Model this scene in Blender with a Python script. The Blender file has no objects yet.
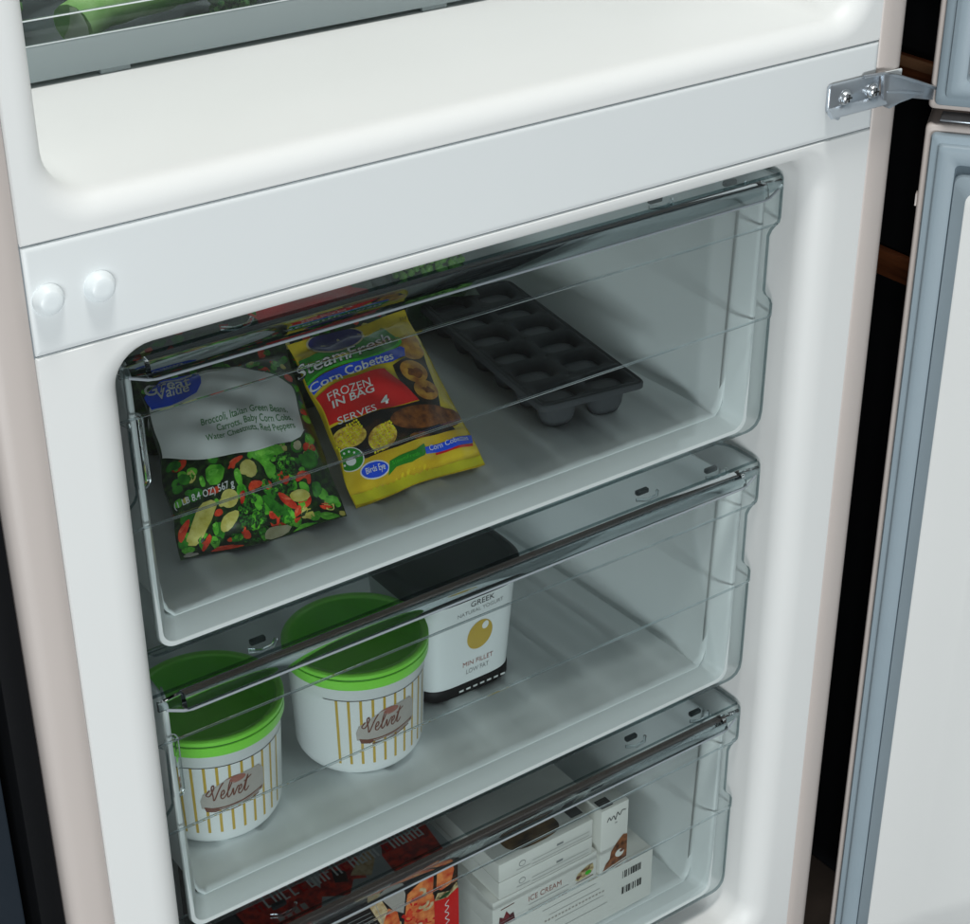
import bpy, bmesh, math, random
from mathutils import Vector, Matrix
random.seed(7)
S = 0.001                      # everything below is authored in millimetres
scene = bpy.context.scene
COL = scene.collection

# ------------------------------------------------------------------ camera
cam_d = bpy.data.cameras.new('camera'); cam = bpy.data.objects.new('camera', cam_d); COL.objects.link(cam)
FOCAL_PX, PITCH, YAW, ROLL = 1785.76, math.radians(29.393), math.radians(35.4786), math.radians(-0.286)
d = Vector((math.sin(YAW)*math.cos(PITCH), math.cos(YAW)*math.cos(PITCH), -math.sin(PITCH)))
r = Vector((math.cos(YAW), -math.sin(YAW), 0)); u = r.cross(d)
r2 = math.cos(ROLL)*r + math.sin(ROLL)*u; u2 = -math.sin(ROLL)*r + math.cos(ROLL)*u
M = Matrix((r2, u2, -d)).transposed().to_4x4()
M.translation = Vector((-540.288, -730.172, 310.179))*S
cam.matrix_world = M
cam_d.sensor_fit = 'HORIZONTAL'; cam_d.sensor_width = 36.0
cam_d.lens = FOCAL_PX/970*36.0
cam_d.clip_start = 0.05; cam_d.clip_end = 100
scene.camera = cam

# ------------------------------------------------------------------ world and studio lamps
world = bpy.data.worlds.new('World'); scene.world = world; world.use_nodes = True
bg = world.node_tree.nodes['Background']
bg.inputs[0].default_value = (0.90, 0.96, 1.0, 1); bg.inputs[1].default_value = 0.10
def area(name, loc, target, size, size_y, power, color):
    l = bpy.data.lights.new(name, 'AREA'); l.shape = 'RECTANGLE'; l.size = size; l.size_y = size_y
    l.energy = power; l.color = color
    o = bpy.data.objects.new(name, l); COL.objects.link(o); o.location = loc
    o.rotation_euler = (Vector(target)-Vector(loc)).to_track_quat('-Z', 'Y').to_euler()
    return o
area('key_softbox', (-0.17, -0.48, 2.25), (0.0, 0.0, -0.25), 0.5, 0.5, 40, (1.0, 0.985, 0.95))
area('front_softbox', (-1.25, -2.05, -0.51), (0.05, 0.0, -0.44), 1.5, 0.44, 45, (0.945, 0.985, 1.0))
area('cavity_fill_light', (-0.05, 0.32, 0.42), (-0.05, 0.25, 0.0), 0.30, 0.06, 0.10, (1.0, 0.99, 0.96))  # unseen fill added inside the cavity to brighten the broccoli
scene.view_settings.view_transform = 'Standard'; scene.view_settings.look = 'None'
scene.view_settings.exposure = 0.0; scene.view_settings.gamma = 1.0; scene.view_settings.use_curve_mapping = False
cy = scene.cycles
cy.max_bounces = 12; cy.diffuse_bounces = 5; cy.glossy_bounces = 6; cy.transmission_bounces = 10; cy.transparent_max_bounces = 24
cy.use_denoising = True; cy.sample_clamp_indirect = 4.0; cy.caustics_reflective = False; cy.caustics_refractive = True

# ------------------------------------------------------------------ materials
def newmat(name):
    m = bpy.data.materials.new(name); m.use_nodes = True
    return m, m.node_tree.nodes, m.node_tree.links, m.node_tree.nodes['Principled BSDF']
def plain(name, col, rough=0.4, metal=0.0, var=0.04, scale=40.0, bump=0.0, bscale=300.0, coat=0.0, spec=0.5):
    """solid colour with a little procedural mottling and optional fine relief"""
    m, N, L, b = newmat(name)
    tc = N.new('ShaderNodeTexCoord'); n = N.new('ShaderNodeTexNoise'); n.inputs['Scale'].default_value = scale; n.inputs['Detail'].default_value = 4
    L.new(tc.outputs['Object'], n.inputs['Vector'])
    mr = N.new('ShaderNodeMapRange'); mr.inputs['To Min'].default_value = 1-var; mr.inputs['To Max'].default_value = 1+var
    L.new(n.outputs['Fac'], mr.inputs['Value'])
    mx = N.new('ShaderNodeVectorMath'); mx.operation = 'SCALE'; mx.inputs[0].default_value = col
    L.new(mr.outputs[0], mx.inputs['Scale']); L.new(mx.outputs[0], b.inputs['Base Color'])
    b.inputs['Roughness'].default_value = rough; b.inputs['Metallic'].default_value = metal
    b.inputs['Coat Weight'].default_value = coat; b.inputs['Coat Roughness'].default_value = 0.08
    b.inputs['Specular IOR Level'].default_value = spec
    rr = N.new('ShaderNodeMapRange'); rr.inputs['To Min'].default_value = max(0.02, rough*0.85); rr.inputs['To Max'].default_value = min(1, rough*1.15)
    L.new(n.outputs['Fac'], rr.inputs['Value']); L.new(rr.outputs[0], b.inputs['Roughness'])
    if bump:
        n2 = N.new('ShaderNodeTexNoise'); n2.inputs['Scale'].default_value = bscale; n2.inputs['Detail'].default_value = 3
        L.new(tc.outputs['Object'], n2.inputs['Vector'])
        bp = N.new('ShaderNodeBump'); bp.inputs['Strength'].default_value = bump; bp.inputs['Distance'].default_value = 0.0004
        L.new(n2.outputs['Fac'], bp.inputs['Height']); L.new(bp.outputs[0], b.inputs['Normal'])
        if coat: L.new(bp.outputs[0], b.inputs['Coat Normal'])
    return m
def sheet_plastic(name, tint, rough=0.03, refl=1.0, haze=0.0):
    """thin clear plastic: tinted transparency with a Fresnel reflection"""
    m, N, L, b = newmat(name); N.remove(b)
    t = N.new('ShaderNodeBsdfTransparent'); t.inputs[0].default_value = (*tint, 1)
    g = N.new('ShaderNodeBsdfGlossy'); g.inputs['Roughness'].default_value = rough; g.inputs[0].default_value = (.9*refl, .95*refl, .97*refl, 1)
    f = N.new('ShaderNodeFresnel'); ge = N.new('ShaderNodeNewGeometry'); io = N.new('ShaderNodeMapRange'); io.inputs['To Min'].default_value = 1.47; io.inputs['To Max'].default_value = 1/1.47   # same reflection on either face of the sheet
    L.new(ge.outputs['Backfacing'], io.inputs['Value']); L.new(io.outputs[0], f.inputs['IOR'])
    mx = N.new('ShaderNodeMixShader'); L.new(f.outputs[0], mx.inputs[0]); L.new(t.outputs[0], mx.inputs[1]); L.new(g.outputs[0], mx.inputs[2])
    last = mx
    if haze:
        df = N.new('ShaderNodeBsdfDiffuse'); df.inputs[0].default_value = (.55, .64, .66, 1)
        m2 = N.new('ShaderNodeMixShader'); m2.inputs[0].default_value = haze
        if haze < .1:
            tc = N.new('ShaderNodeTexCoord'); nz = N.new('ShaderNodeTexNoise'); nz.inputs['Scale'].default_value = 14; nz.inputs['Detail'].default_value = 7
            L.new(tc.outputs['Object'], nz.inputs['Vector']); hm = N.new('ShaderNodeMapRange'); hm.inputs['From Min'].default_value = .42; hm.inputs['From Max'].default_value = .72
            hm.inputs['To Min'].default_value = .001; hm.inputs['To Max'].default_value = haze; L.new(nz.outputs['Fac'], hm.inputs['Value']); L.new(hm.outputs[0], m2.inputs[0])
        L.new(mx.outputs[0], m2.inputs[1]); L.new(df.outputs[0], m2.inputs[2]); last = m2
    L.new(last.outputs[0], N['Material Output'].inputs['Surface'])
    return m
def glass(name, col, rough=0.02, ior=1.48):
    m, N, L, b = newmat(name)
    b.inputs['Base Color'].default_value = (*col, 1); b.inputs['Transmission Weight'].default_value = 1.0
    b.inputs['Roughness'].default_value = rough; b.inputs['IOR'].default_value = ior
    return m
def mottled(name, c1, c2, scale, rough=0.35, lo=0.4, hi=0.6, coat=0.0):
    m, N, L, b = newmat(name)
    tc = N.new('ShaderNodeTexCoord'); n = N.new('ShaderNodeTexNoise'); n.inputs['Scale'].default_value = scale; n.inputs['Detail'].default_value = 5
    L.new(tc.outputs['Object'], n.inputs['Vector'])
    cr = N.new('ShaderNodeValToRGB'); cr.color_ramp.elements[0].position = lo; cr.color_ramp.elements[1].position = hi
    cr.color_ramp.elements[0].color = (*c1, 1); cr.color_ramp.elements[1].color = (*c2, 1)
    L.new(n.outputs['Fac'], cr.inputs[0]); L.new(cr.outputs[0], b.inputs['Base Color'])
    b.inputs['Roughness'].default_value = rough; b.inputs['Coat Weight'].default_value = coat
    if coat:
        b.inputs['Coat Roughness'].default_value = .1
        n2 = N.new('ShaderNodeTexNoise'); n2.inputs['Scale'].default_value = 75; n2.inputs['Detail'].default_value = 3; L.new(tc.outputs['Object'], n2.inputs['Vector'])
        bp = N.new('ShaderNodeBump'); bp.inputs['Strength'].default_value = .35; bp.inputs['Distance'].default_value = .0006; L.new(n2.outputs['Fac'], bp.inputs['Height']); L.new(bp.outputs[0], b.inputs['Normal']); L.new(bp.outputs[0], b.inputs['Coat Normal'])
    return m
def wood(name, c1, c2):
    m, N, L, b = newmat(name)
    tc = N.new('ShaderNodeTexCoord'); mp = N.new('ShaderNodeMapping'); mp.inputs['Scale'].default_value = (6, 6, 90)
    n = N.new('ShaderNodeTexNoise'); n.inputs['Scale'].default_value = 2.0; n.inputs['Detail'].default_value = 8
    L.new(tc.outputs['Object'], mp.inputs[0]); L.new(mp.outputs[0], n.inputs['Vector'])
    cr = N.new('ShaderNodeValToRGB'); cr.color_ramp.elements[0].color = (*c1, 1); cr.color_ramp.elements[1].color = (*c2, 1)
    cr.color_ramp.elements[0].position = .35; cr.color_ramp.elements[1].position = .65
    L.new(n.outputs['Fac'], cr.inputs[0]); L.new(cr.outputs[0], b.inputs['Base Color']); b.inputs['Roughness'].default_value = .35
    return m
MT = {}
MT['liner'] = plain('white_liner_plastic', (.79, .81, .805), .5, var=.012, scale=9, bump=.03, bscale=900)
MT['divider'] = plain('white_divider_plastic', (.76, .80, .81), .45, var=.012, scale=9, bump=.03, bscale=900)
MT['tray'] = plain('white_tray_plastic', (.80, .83, .83), .38, var=.02, scale=14, bump=.03, bscale=700)
MT['steel'] = plain('blush_steel_paint', (.57, .515, .485), .38, var=.015, scale=12, bump=.05, bscale=1500)
MT['gasket'] = plain('grey_blue_gasket', (.28, .355, .405), .5, var=.03, scale=30, bump=.06)
MT['gasket_dark'] = plain('dark_gasket_lip', (.15, .235, .33), .5)
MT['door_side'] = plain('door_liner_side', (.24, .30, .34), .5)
MT['plug'] = plain('white_plug_plastic', (.80, .86, .88), .35, var=.01)
MT['zinc'] = plain('zinc_plated_steel', (.50, .55, .60), .32, metal=.85, var=.12, scale=60, bump=.1)
MT['chrome'] = plain('bright_screw_steel', (.70, .73, .75), .32, metal=1.0)
MT['dark'] = plain('near_black', (.006, .007, .008), .5)
MT['gap_tone'] = plain('dark_gap_refraction', (.05, .06, .065), .5)
MT['seam'] = plain('grey_seam', (.22, .25, .27), .7)
MT['navy'] = plain('navy_cabinet_lacquer', (.018, .026, .036), .35)
MT['blackwall'] = plain('black_cabinet_and_gap_shade', (.0025, .003, .004), .7, spec=.15)
MT['wood'] = wood('reddish_brown_wood', (.04, .011, .004), (.13, .042, .015))
MT['wood_edge'] = plain('light_wood_edge', (.16, .08, .04), .4)
MT['panel'] = sheet_plastic('clear_drawer_panel', (.893, .924, .924), haze=.006)
MT['panel_edge'] = sheet_plastic('clear_panel_edge', (.34, .42, .43), .12, .9)
MT['plate'] = sheet_plastic('clear_handle_plate', (.88, .915, .92), .04)
MT['crisper'] = sheet_plastic('clear_crisper_plastic', (.84, .88, .88), .04)
MT['crisper_low'] = sheet_plastic('frosted_crisper_base', (.60, .65, .65), .2, .8, haze=.6)
MT['crisper_floor'] = sheet_plastic('shaded_crisper_floor', (.34, .37, .37), .15, .8, haze=.12)  # shade inside the crisper is put into this grey tint
MT['bar'] = glass('clear_acrylic_bar', (.62, .68, .70), .03)
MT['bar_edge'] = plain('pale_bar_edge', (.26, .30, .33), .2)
MT['clip'] = glass('clear_clip', (.85, .9, .92), .03)
def mesh_from(name, verts, faces, mats, midx=None, smooth=True):
    me = bpy.data.meshes.new(name)
    me.from_pydata([(x*S, y*S, z*S) for x, y, z in verts], [], faces)
    for m in mats: me.materials.append(m)
    if midx:
        for i, p in enumerate(me.polygons): p.material_index = midx[i]
    for p in me.polygons: p.use_smooth = smooth
    me.update()
    return me
class MB:
    """collects pieces in mm and links them as one mesh object"""
    def __init__(s): s.v = []; s.f = []; s.m = []; s.sm = []
    def add(s, verts, faces, mi=0, smooth=True):
        o = len(s.v); s.v += [tuple(q) for q in verts]
        for f in faces: s.f.append(tuple(i+o for i in f)); s.m.append(mi); s.sm.append(smooth)
    def loft(s, loops, mi=0, closed=True, cap0=False, cap1=False, smooth=True):
        n = len(loops[0]); vs = [q for l in loops for q in l]; fs = []
        for k in range(len(loops)-1):
            for i in range(n if closed else n-1):
                j = (i+1) % n
                fs.append((k*n+i, k*n+j, (k+1)*n+j, (k+1)*n+i))
        if cap0: fs.append(tuple(range(n))[::-1])
        if cap1: fs.append(tuple(range((len(loops)-1)*n, len(loops)*n)))
        s.add(vs, fs, mi, smooth)
    def box(s, x0, x1, y0, y1, z0, z1, bevel=0.0, mi=0, M=None, seg=2):
        bm = bmesh.new(); bmesh.ops.create_cube(bm, size=1)
        for v in bm.verts: v.co = Vector(((x0+x1)/2+v.co.x*(x1-x0), (y0+y1)/2+v.co.y*(y1-y0), (z0+z1)/2+v.co.z*(z1-z0)))
        if bevel: bmesh.ops.bevel(bm, geom=bm.edges[:], offset=bevel, segments=seg, profile=.5, affect='EDGES')
        if M: bmesh.ops.transform(bm, matrix=M, verts=bm.verts[:])
        bm.verts.index_update()
        s.add([v.co[:] for v in bm.verts], [[v.index for v in f.verts] for f in bm.faces], mi, bool(bevel)); bm.free()
    def tube(s, path, rad, n=10, mi=0, closed=False, cap=True):
        P = [Vector(q) for q in path]; loops = []
        rads = rad if isinstance(rad, (list, tuple)) else [rad]*len(P)
        up = Vector((0, 0, 1)); prev = None
        for i, q in enumerate(P):
            if closed: t = (P[(i+1) % len(P)]-P[i-1]).normalized()
            else: t = (P[min(i+1, len(P)-1)]-P[max(i-1, 0)]).normalized()
            a = prev if prev else (up if abs(t.z) < .9 else Vector((1, 0, 0)))
            a = (a-t*a.dot(t)).normalized(); prev = a; b = t.cross(a)
            loops.append([q+rads[i]*(math.cos(w)*a+math.sin(w)*b) for w in [2*math.pi*k/n for k in range(n)]])
        if closed: loops.append(loops[0])
        s.loft(loops, mi, True, cap and not closed, cap and not closed)
    def lathe(s, prof, c=(0, 0), n=64, mi=0):
        loops = [[(c[0]+max(rr, .01)*math.cos(w), c[1]+max(rr, .01)*math.sin(w), z) for w in [2*math.pi*k/n for k in range(n)]] for rr, z in prof]
        s.loft(loops, mi)
    def ball(s, c, rad, mi=0, sub=1, sq=(1, 1, 1)):
        bm = bmesh.new(); bmesh.ops.create_icosphere(bm, subdivisions=sub, radius=1)
        bm.verts.index_update()
        s.add([(c[0]+v.co.x*rad*sq[0], c[1]+v.co.y*rad*sq[1], c[2]+v.co.z*rad*sq[2]) for v in bm.verts], [[v.index for v in f.verts] for f in bm.faces], mi); bm.free()
    def build(s, name, mats, parent=None, loc=None, auto=True, solid=0.0):
        if not isinstance(mats, (list, tuple)): mats = [mats]
        me = mesh_from(name, s.v, s.f, mats, s.m)
        for i, p in enumerate(me.polygons): p.use_smooth = s.sm[i]
        bm = bmesh.new(); bm.from_mesh(me); bmesh.ops.remove_doubles(bm, verts=bm.verts[:], dist=1e-6)
        bmesh.ops.recalc_face_normals(bm, faces=bm.faces[:])
        if auto:
            for e in bm.edges:
                if len(e.link_faces) == 2 and e.calc_face_angle(0) > math.radians(42): e.smooth = False
        bm.to_mesh(me); bm.free()
        o = bpy.data.objects.new(name, me); COL.objects.link(o)
        if parent: o.parent = parent
        if loc: o.location = Vector(loc)*S
        if solid:
            md = o.modifiers.new('thickness', 'SOLIDIFY'); md.thickness = solid*S; md.offset = 0
        return o
def empty(name, loc, label, cat, group=None, rotz=0.0):
    o = bpy.data.objects.new(name, None); COL.objects.link(o); o.location = Vector(loc)*S; o.rotation_euler.z = rotz
    o.empty_display_size = .02
    o['label'] = label; o['category'] = cat
    if group: o['group'] = group
    return o
def structure(o): o['kind'] = 'structure'; return o
def rrect(x0, x1, z0, z1, rad, n=6):
    """rounded rectangle in a plane, counter-clockwise from the lower right corner"""
    pts = []
    for cx, cz, a0 in ((x1-rad, z0+rad, -90), (x1-rad, z1-rad, 0), (x0+rad, z1-rad, 90), (x0+rad, z0+rad, 180)):
        for k in range(n+1):
            w = math.radians(a0+90*k/n); pts.append((cx+rad*math.cos(w), cz+rad*math.sin(w)))
    return pts
def superell(cx, cy, hx, hy, e=4.5, n=64):
    out = []
    for k in range(n):
        t = 2*math.pi*k/n; c, s_ = math.cos(t), math.sin(t)
        out.append((cx+hx*math.copysign(abs(c)**(2/e), c), cy+hy*math.copysign(abs(s_)**(2/e), s_)))
    return out

# ------------------------------------------------------------------ flat print laid on a surface
def glyphs(txt, shear=0.0, offset=0.0):
    cu = bpy.data.curves.new('lettering', 'FONT'); cu.body = txt; cu.size = 1; cu.shear = shear; cu.offset = offset; cu.resolution_u = 3
    o = bpy.data.objects.new('lettering', cu); COL.objects.link(o)
    me = o.to_mesh(); vs = [(v.co.x, v.co.y) for v in me.vertices]; fs = [tuple(p.vertices) for p in me.polygons]
    o.to_mesh_clear(); bpy.data.objects.remove(o); bpy.data.curves.remove(cu)
    x0 = min(v[0] for v in vs); x1 = max(v[0] for v in vs)
    return [((x-x0)/(x1-x0), y/0.69) for x, y in vs], fs
class Print:
    def __init__(s, mapper, maxlen, scale=(1, 1)): s.map = mapper; s.maxlen = maxlen; s.mb = MB(); s.mats = []; s.sc = scale; s.lift = 0.12
    def mi(s, m):
        if m not in s.mats: s.mats.append(m)
        return s.mats.index(m)
    def off(s, layer): return .18+layer*s.lift
    def poly(s, pts, m, layer=0):
        bm = bmesh.new()
        sx, sy = s.sc
        bm.faces.new([bm.verts.new((x*sx, y*sy, 0)) for x, y in pts])
        bmesh.ops.triangulate(bm, faces=bm.faces[:])
        for _ in range(7):
            es = [e for e in bm.edges if e.calc_length() > s.maxlen]
            if not es: break
            bmesh.ops.subdivide_edges(bm, edges=es, cuts=1); bmesh.ops.triangulate(bm, faces=[f for f in bm.faces if len(f.verts) > 3])
        bm.verts.index_update()
        s.mb.add([s.map(v.co.x/sx, v.co.y/sy, s.off(layer)) for v in bm.verts], [[v.index for v in f.verts] for f in bm.faces], s.mi(m)); bm.free()
    def ell(s, cx, cy, rx, ry, m, layer=0, a=0.0, n=24):
        s.poly([(cx+rx*math.cos(t)*math.cos(a)-ry*math.sin(t)*math.sin(a), cy+rx*math.cos(t)*math.sin(a)+ry*math.sin(t)*math.cos(a)) for t in [2*math.pi*k/n for k in range(n)]], m, layer)
    def rect(s, x0, x1, y0, y1, m, layer=0): s.poly([(x0, y0), (x1, y0), (x1, y1), (x0, y1)], m, layer)
    def stroke(s, pts, w, m, layer=0, sub=5):
        P = [Vector((p[0]*s.sc[0], p[1]*s.sc[1])) for p in pts]; Q = []
        for i in range(len(P)-1):
            a, b, c, e = P[max(i-1, 0)], P[i], P[i+1], P[min(i+2, len(P)-1)]
            for k in range(sub):
                t = k/sub
                Q.append(.5*((2*b)+(c-a)*t+(2*a-5*b+4*c-e)*t*t+(3*b-a-3*c+e)*t**3))
        Q.append(P[-1]); vs = []
        for i, q in enumerate(Q):
            t = (Q[min(i+1, len(Q)-1)]-Q[max(i-1, 0)]); t = t.normalized() if t.length else Vector((1, 0)); nn = Vector((-t.y, t.x))
            ww = w if not callable(w) else w(i/max(1, len(Q)-1))
            for sg in (1, -1):
                z = q+nn*ww/2*sg; vs.append(s.map(z.x/s.sc[0], z.y/s.sc[1], s.off(layer)))
        s.mb.add(vs, [(2*i, 2*i+1, 2*i+3, 2*i+2) for i in range(len(Q)-1)], s.mi(m))
    def text(s, txt, o, xe, yt, m, layer=1, shear=0.0, bold=0.0, bend=0.0):
        """o: left end of the baseline, xe: its right end, yt: top of a capital at the left end"""
        vs, fs = glyphs(txt, shear, bold)
        ax, ay = xe[0]-o[0], xe[1]-o[1]; bx, by = yt[0]-o[0], yt[1]-o[1]
        out = []
        for x, y in vs:
            yy = y+bend*4*x*(1-x)
            out.append(s.map(o[0]+ax*x+bx*yy, o[1]+ay*x+by*yy, s.off(layer)))
        s.mb.add(out, fs, s.mi(m))
    def build(s, name, parent): return s.mb.build(name, s.mats, parent, auto=False)
INK = {k: plain('ink_'+k, c, rg, var=.10, scale=220, coat=.6, bump=.3, bscale=75) for k, (c, rg) in {
    'white': ((.82, .84, .82), .35), 'black': ((.008, .008, .008), .4), 'blue': ((.015, .09, .85), .25), 'navy': ((.012, .012, .16), .3),
    'red': ((.72, .012, .012), .25), 'green': ((.02, .26, .015), .25), 'leaf': ((.06, .55, .03), .25), 'yellow': ((.80, .60, .02), .25),
    'bright_yellow': ((.88, .82, .02), .25), 'gold': ((.56, .38, .05), .4), 'grey': ((.28, .29, .29), .5), 'brown': ((.16, .05, .03), .4),
    'taupe': ((.44, .405, .37), .5), 'rose': ((.36, .14, .11), .5), 'dark_green': ((.012, .06, .012), .35), 'cream': ((.58, .52, .30), .4), 'text_green': ((.03, .20, .03), .5), 'dark_grey': ((.05, .05, .055), .5)}.items()}
VEG = {'leaf': mottled('ink_leaf_highlight', (.06, .42, .02), (.30, .80, .10), 260, .2, .35, .65, .4), 'hot': mottled('ink_pepper_highlight', (.70, .02, .01), (.95, .22, .10), 260, .2, .35, .65, .4), 'g': mottled('ink_pepper_green', (.03, .26, .01), (.18, .66, .05), 160, .2, .3, .62, .4), 'd': mottled('ink_bean_green', (.008, .10, .006), (.05, .32, .02), 160, .2, .3, .65, .4),
       'r': mottled('ink_pepper_red', (.50, .008, .005), (.90, .09, .03), 160, .22, .3, .62, .4), 'y': mottled('ink_baby_corn', (.52, .45, .06), (.80, .74, .24), 190, .3, .3, .7, .4),
       'c': mottled('ink_water_chestnut', (.42, .40, .22), (.66, .62, .42), 120, .3, .3, .7, .4), 'w': mottled('ink_seal_grey', (.34, .32, .28), (.50, .46, .40), 90, .4),
       'floret': mottled('ink_broccoli', (.001, .012, .001), (.03, .22, .012), 700, .45, .42, .62, .3),
       'mix': mottled('ink_dark_vegetables', (.002, .012, .002), (.03, .09, .01), 240, .3, .42, .7, .3),
       'corn': mottled('ink_corn', (.45, .22, .02), (.90, .68, .10), 330, .3, .38, .6, .3), 'loaf': mottled('ink_fritter', (.42, .14, .02), (.85, .46, .06), 130, .3, .35, .65, .3),
       'crust': mottled('ink_fritter_crust', (.10, .025, .004), (.32, .10, .015), 200, .3, .35, .65, .3), 'night': mottled('ink_dark_food', (.004, .003, .002), (.07, .025, .008), 110, .3, .45, .75, .3),
       'band': mottled('ink_golden_band', (.66, .42, .015), (.84, .62, .03), 40, .25, .35, .65, .4)}

# ------------------------------------------------------------------ setting: dark recess around the appliance
MB_ = MB(); MB_.box(-2500, 2500, 900, 930, -800, 1500)
structure(MB_.build('kitchen_wall', MT['blackwall']))
MT['floor'] = wood('dark_floor_boards', (.035, .028, .024), (.07, .055, .045))
MB_ = MB(); MB_.box(-2500, 2500, -3200, 899, -830, -800.5); structure(MB_.build('floor', MT['floor']))
nav = empty('kitchen_cabinet', (-330, 0, -800), 'dark navy lacquered cabinet front beside the fridge with a black gap between', 'cabinet')
m = MB(); m.box(-260, -1, 14, 640, 0, 1150, 2); nav.location.x = -.3205; m.build('cabinet_door', MT['navy'], nav)
m = MB(); m.box(5.0, 18.6, 7.5, 640, 0, 1150, 1); m.build('gap_shade_strip', MT['blackwall'], nav)  # added black strip painting the deep shade of the gap beside the fridge
wc = empty('wooden_cabinet', (420, 60, -800), 'black tall cabinet side with reddish brown wood rails behind the door hinge', 'cabinet')
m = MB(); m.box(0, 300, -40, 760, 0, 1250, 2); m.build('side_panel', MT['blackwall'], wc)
for z0, z1 in ((722, 743), (577, 597)):
    m = MB(); m.box(-8, 0, -38, 760, z0, z1, 1.5); rl = m.build('rail', MT['wood'], wc)
    if z0 == 722:
        m = MB(); m.box(-12, -8, -38, 760, z1-6, z1+1, 1); m.build('rail_edge', MT['wood_edge'], rl)

# ------------------------------------------------------------------ refrigerator
fr = empty('refrigerator', (0, 0, -800), 'tall white fridge freezer with both doors open and clear drawers inside', 'refrigerator')
FZ = 800                                        # parts are authored about the seam above the divider; the root stands lower
def fpart(mb, name, mats, parent=None, **k):
    o = mb.build(name, mats, parent or fr, **k)
    if not parent: o.location.z = FZ*S
    return o
W0 = 276.0; WS = 301.0
m = MB()                                        # painted steel shell: rounded front flanges and the sides going back
for sg in (-1, 1):
    prof = [(W0+.6, 9), (W0+.6, 1.2), (W0+1.6, 0.2), (W0+8, -.3), (W0+16, .0), (W0+20, .9), (W0+23, 2.8), (WS-.6, 5.5), (WS, 9), (WS, 620), (WS-2, 620), (WS-3, 12)]
    m.loft([[(sg*x, y, z) for x, y in prof] for z in (-800, 1120)], 0, True, True, True)
m.box(-WS+1, WS-1, 612, 620, -800, 1120); m.box(-WS, WS, 6, 620, 1112, 1120)
fpart(m, 'cabinet_shell', MT['steel'])
def cavity(x, z0, z1, xo, zo0, zo1, rin, rout, xi, zi0, zi1, depth, fillet):
    """front frame, rounded lip and box-shaped cavity as one moulded liner"""
    m = MB(); n = 8
    outer = rrect(-x, x, z0, z1, .4, n); loops = []
    R3 = lambda pts, y: [(a, y, b) for a, b in pts]
    loops.append(R3(outer, 10)); loops.append(R3(rrect(-x, x, z0, z1, .4, n), .8)); loops.append(R3(rrect(-x+.7, x-.7, z0+.7, z1-.7, .4, n), 0)); loops.append(R3(rrect(-x+2.2, x-2.2, z0+1.6, z1-1.6, .6, n), 0)); loops.append(R3(rrect(-xo-1, xo+1, zo0-.6, zo1+.6, rout+.6, n), 0))
    for k in range(0, 9):
        t = math.pi/2*k/8; a = math.sin(t); y = fillet*(1-math.cos(t))
        lx = xo+(xi-xo)*a; l0 = zo0+(zi0-zo0)*a; l1 = zo1+(zi1-zo1)*a
        loops.append(R3(rrect(-lx, lx, l0, l1, rout+(rin-rout)*a, n), y))
    for y in (fillet+60, depth-30): 
        q = (y-fillet)/depth*6
        loops.append(R3(rrect(-xi+q, xi-q, zi0+q*.3, zi1-q*.3, rin, n), y))
    for k in range(1, 5):
        t = math.pi/2*k/4; q = 6+24*(1-math.cos(t)); loops.append(R3(rrect(-xi+q, xi-q, zi0+q-4, zi1-q+4, rin, n), depth-30+30*math.sin(t)))
    m.loft(loops, 0, True, False, True)
    return m
up = cavity(W0, .5, 1100, 269, 5.5, 1070, 22, 30, 257, 18, 1055, 520, 14)
fpart(up, 'fridge_liner', MT['liner'])
lo = cavity(W0, -795, -55.2, 252, -716, -57.5, 19, 34, 233, -698, -67.5, 470, 17)
fpart(lo, 'freezer_liner', MT['liner'])
m = MB(); m.loft([[(a, y, b) for a, b in rrect(-W0+i, W0-i, -54.6+i, -.1-i, .4, 2)] for y, i in ((10, .2), (.9, .2), (.1, .9), (.1, 3), (.1, 12))], 0, True, False, True)
fpart(m, 'divider_panel', MT['divider'])
m = MB(); m.box(-W0-.4, W0+.4, 1.6, 9, -56, 1.5); fpart(m, 'seam', MT['seam'])
for x in (-266.5, -240.8):
    m = MB(); m.loft([[(x+rr*math.cos(w), y, -27.4+rr*math.sin(w)) for w in [2*math.pi*k/40 for k in range(40)]] for rr, y in ((7.9, .4), (7.9, -.6), (7.5, -1.5), (6.4, -3.4), (5.6, -4.6), (4.9, -5.0), (2.5, -5.1), (.05, -5.1))])
    fpart(m, 'plug', MT['plug'])
# hinge bracket with two cross-head screws and its arm
hb_m = MB()
pl = rrect(233.5, 277, -37, -19.5, 2.5, 4)
hb_m.loft([[(a, y, b) for a, b in pl] for y in (-.3, -2.2)]+[[(a, -2.8, b) for a, b in rrect(234.2, 276.3, -36.3, -20.2, 2.3, 4)]], 0, True, False, True)
hb_m.loft([[(x, -.3-y, z) for y, z in ((2, -37.5), (2, -33.2), (6.2, -36.8), (7.2, -38.4), (5.5, -39.6))] for x in (233.6, 280)], 0, True, True, True)  # turned-out lower lip
def xz_plate(mb, pts, y0, y1, e=.5):
    c = (sum(p[0] for p in pts)/len(pts), sum(p[1] for p in pts)/len(pts))
    sh = lambda k: [(c[0]+(x-c[0])*k, c[1]+(z-c[1])*k) for x, z in pts]
    mb.loft([[(x, y, z) for x, z in sh(k)] for y, k in ((y1, 1), (y0+e, 1), (y0, .965))], 0, True, False, True)
xz_plate(hb_m, [(276, -19.2), (283, -20), (307, -29.6), (324, -36.8), (336, -39), (336, -45.5), (323, -44.4), (304, -39.6), (292, -40.5), (284, -42.5), (279, -40)], -6.2, -3.2)
hb_m.tube([(262, -2.6, -19.2), (277, -4.4, -19.4), (290, -6, -23), (307, -6.4, -29.6), (324, -6.6, -36.8)], 1.1, 8)
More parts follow.
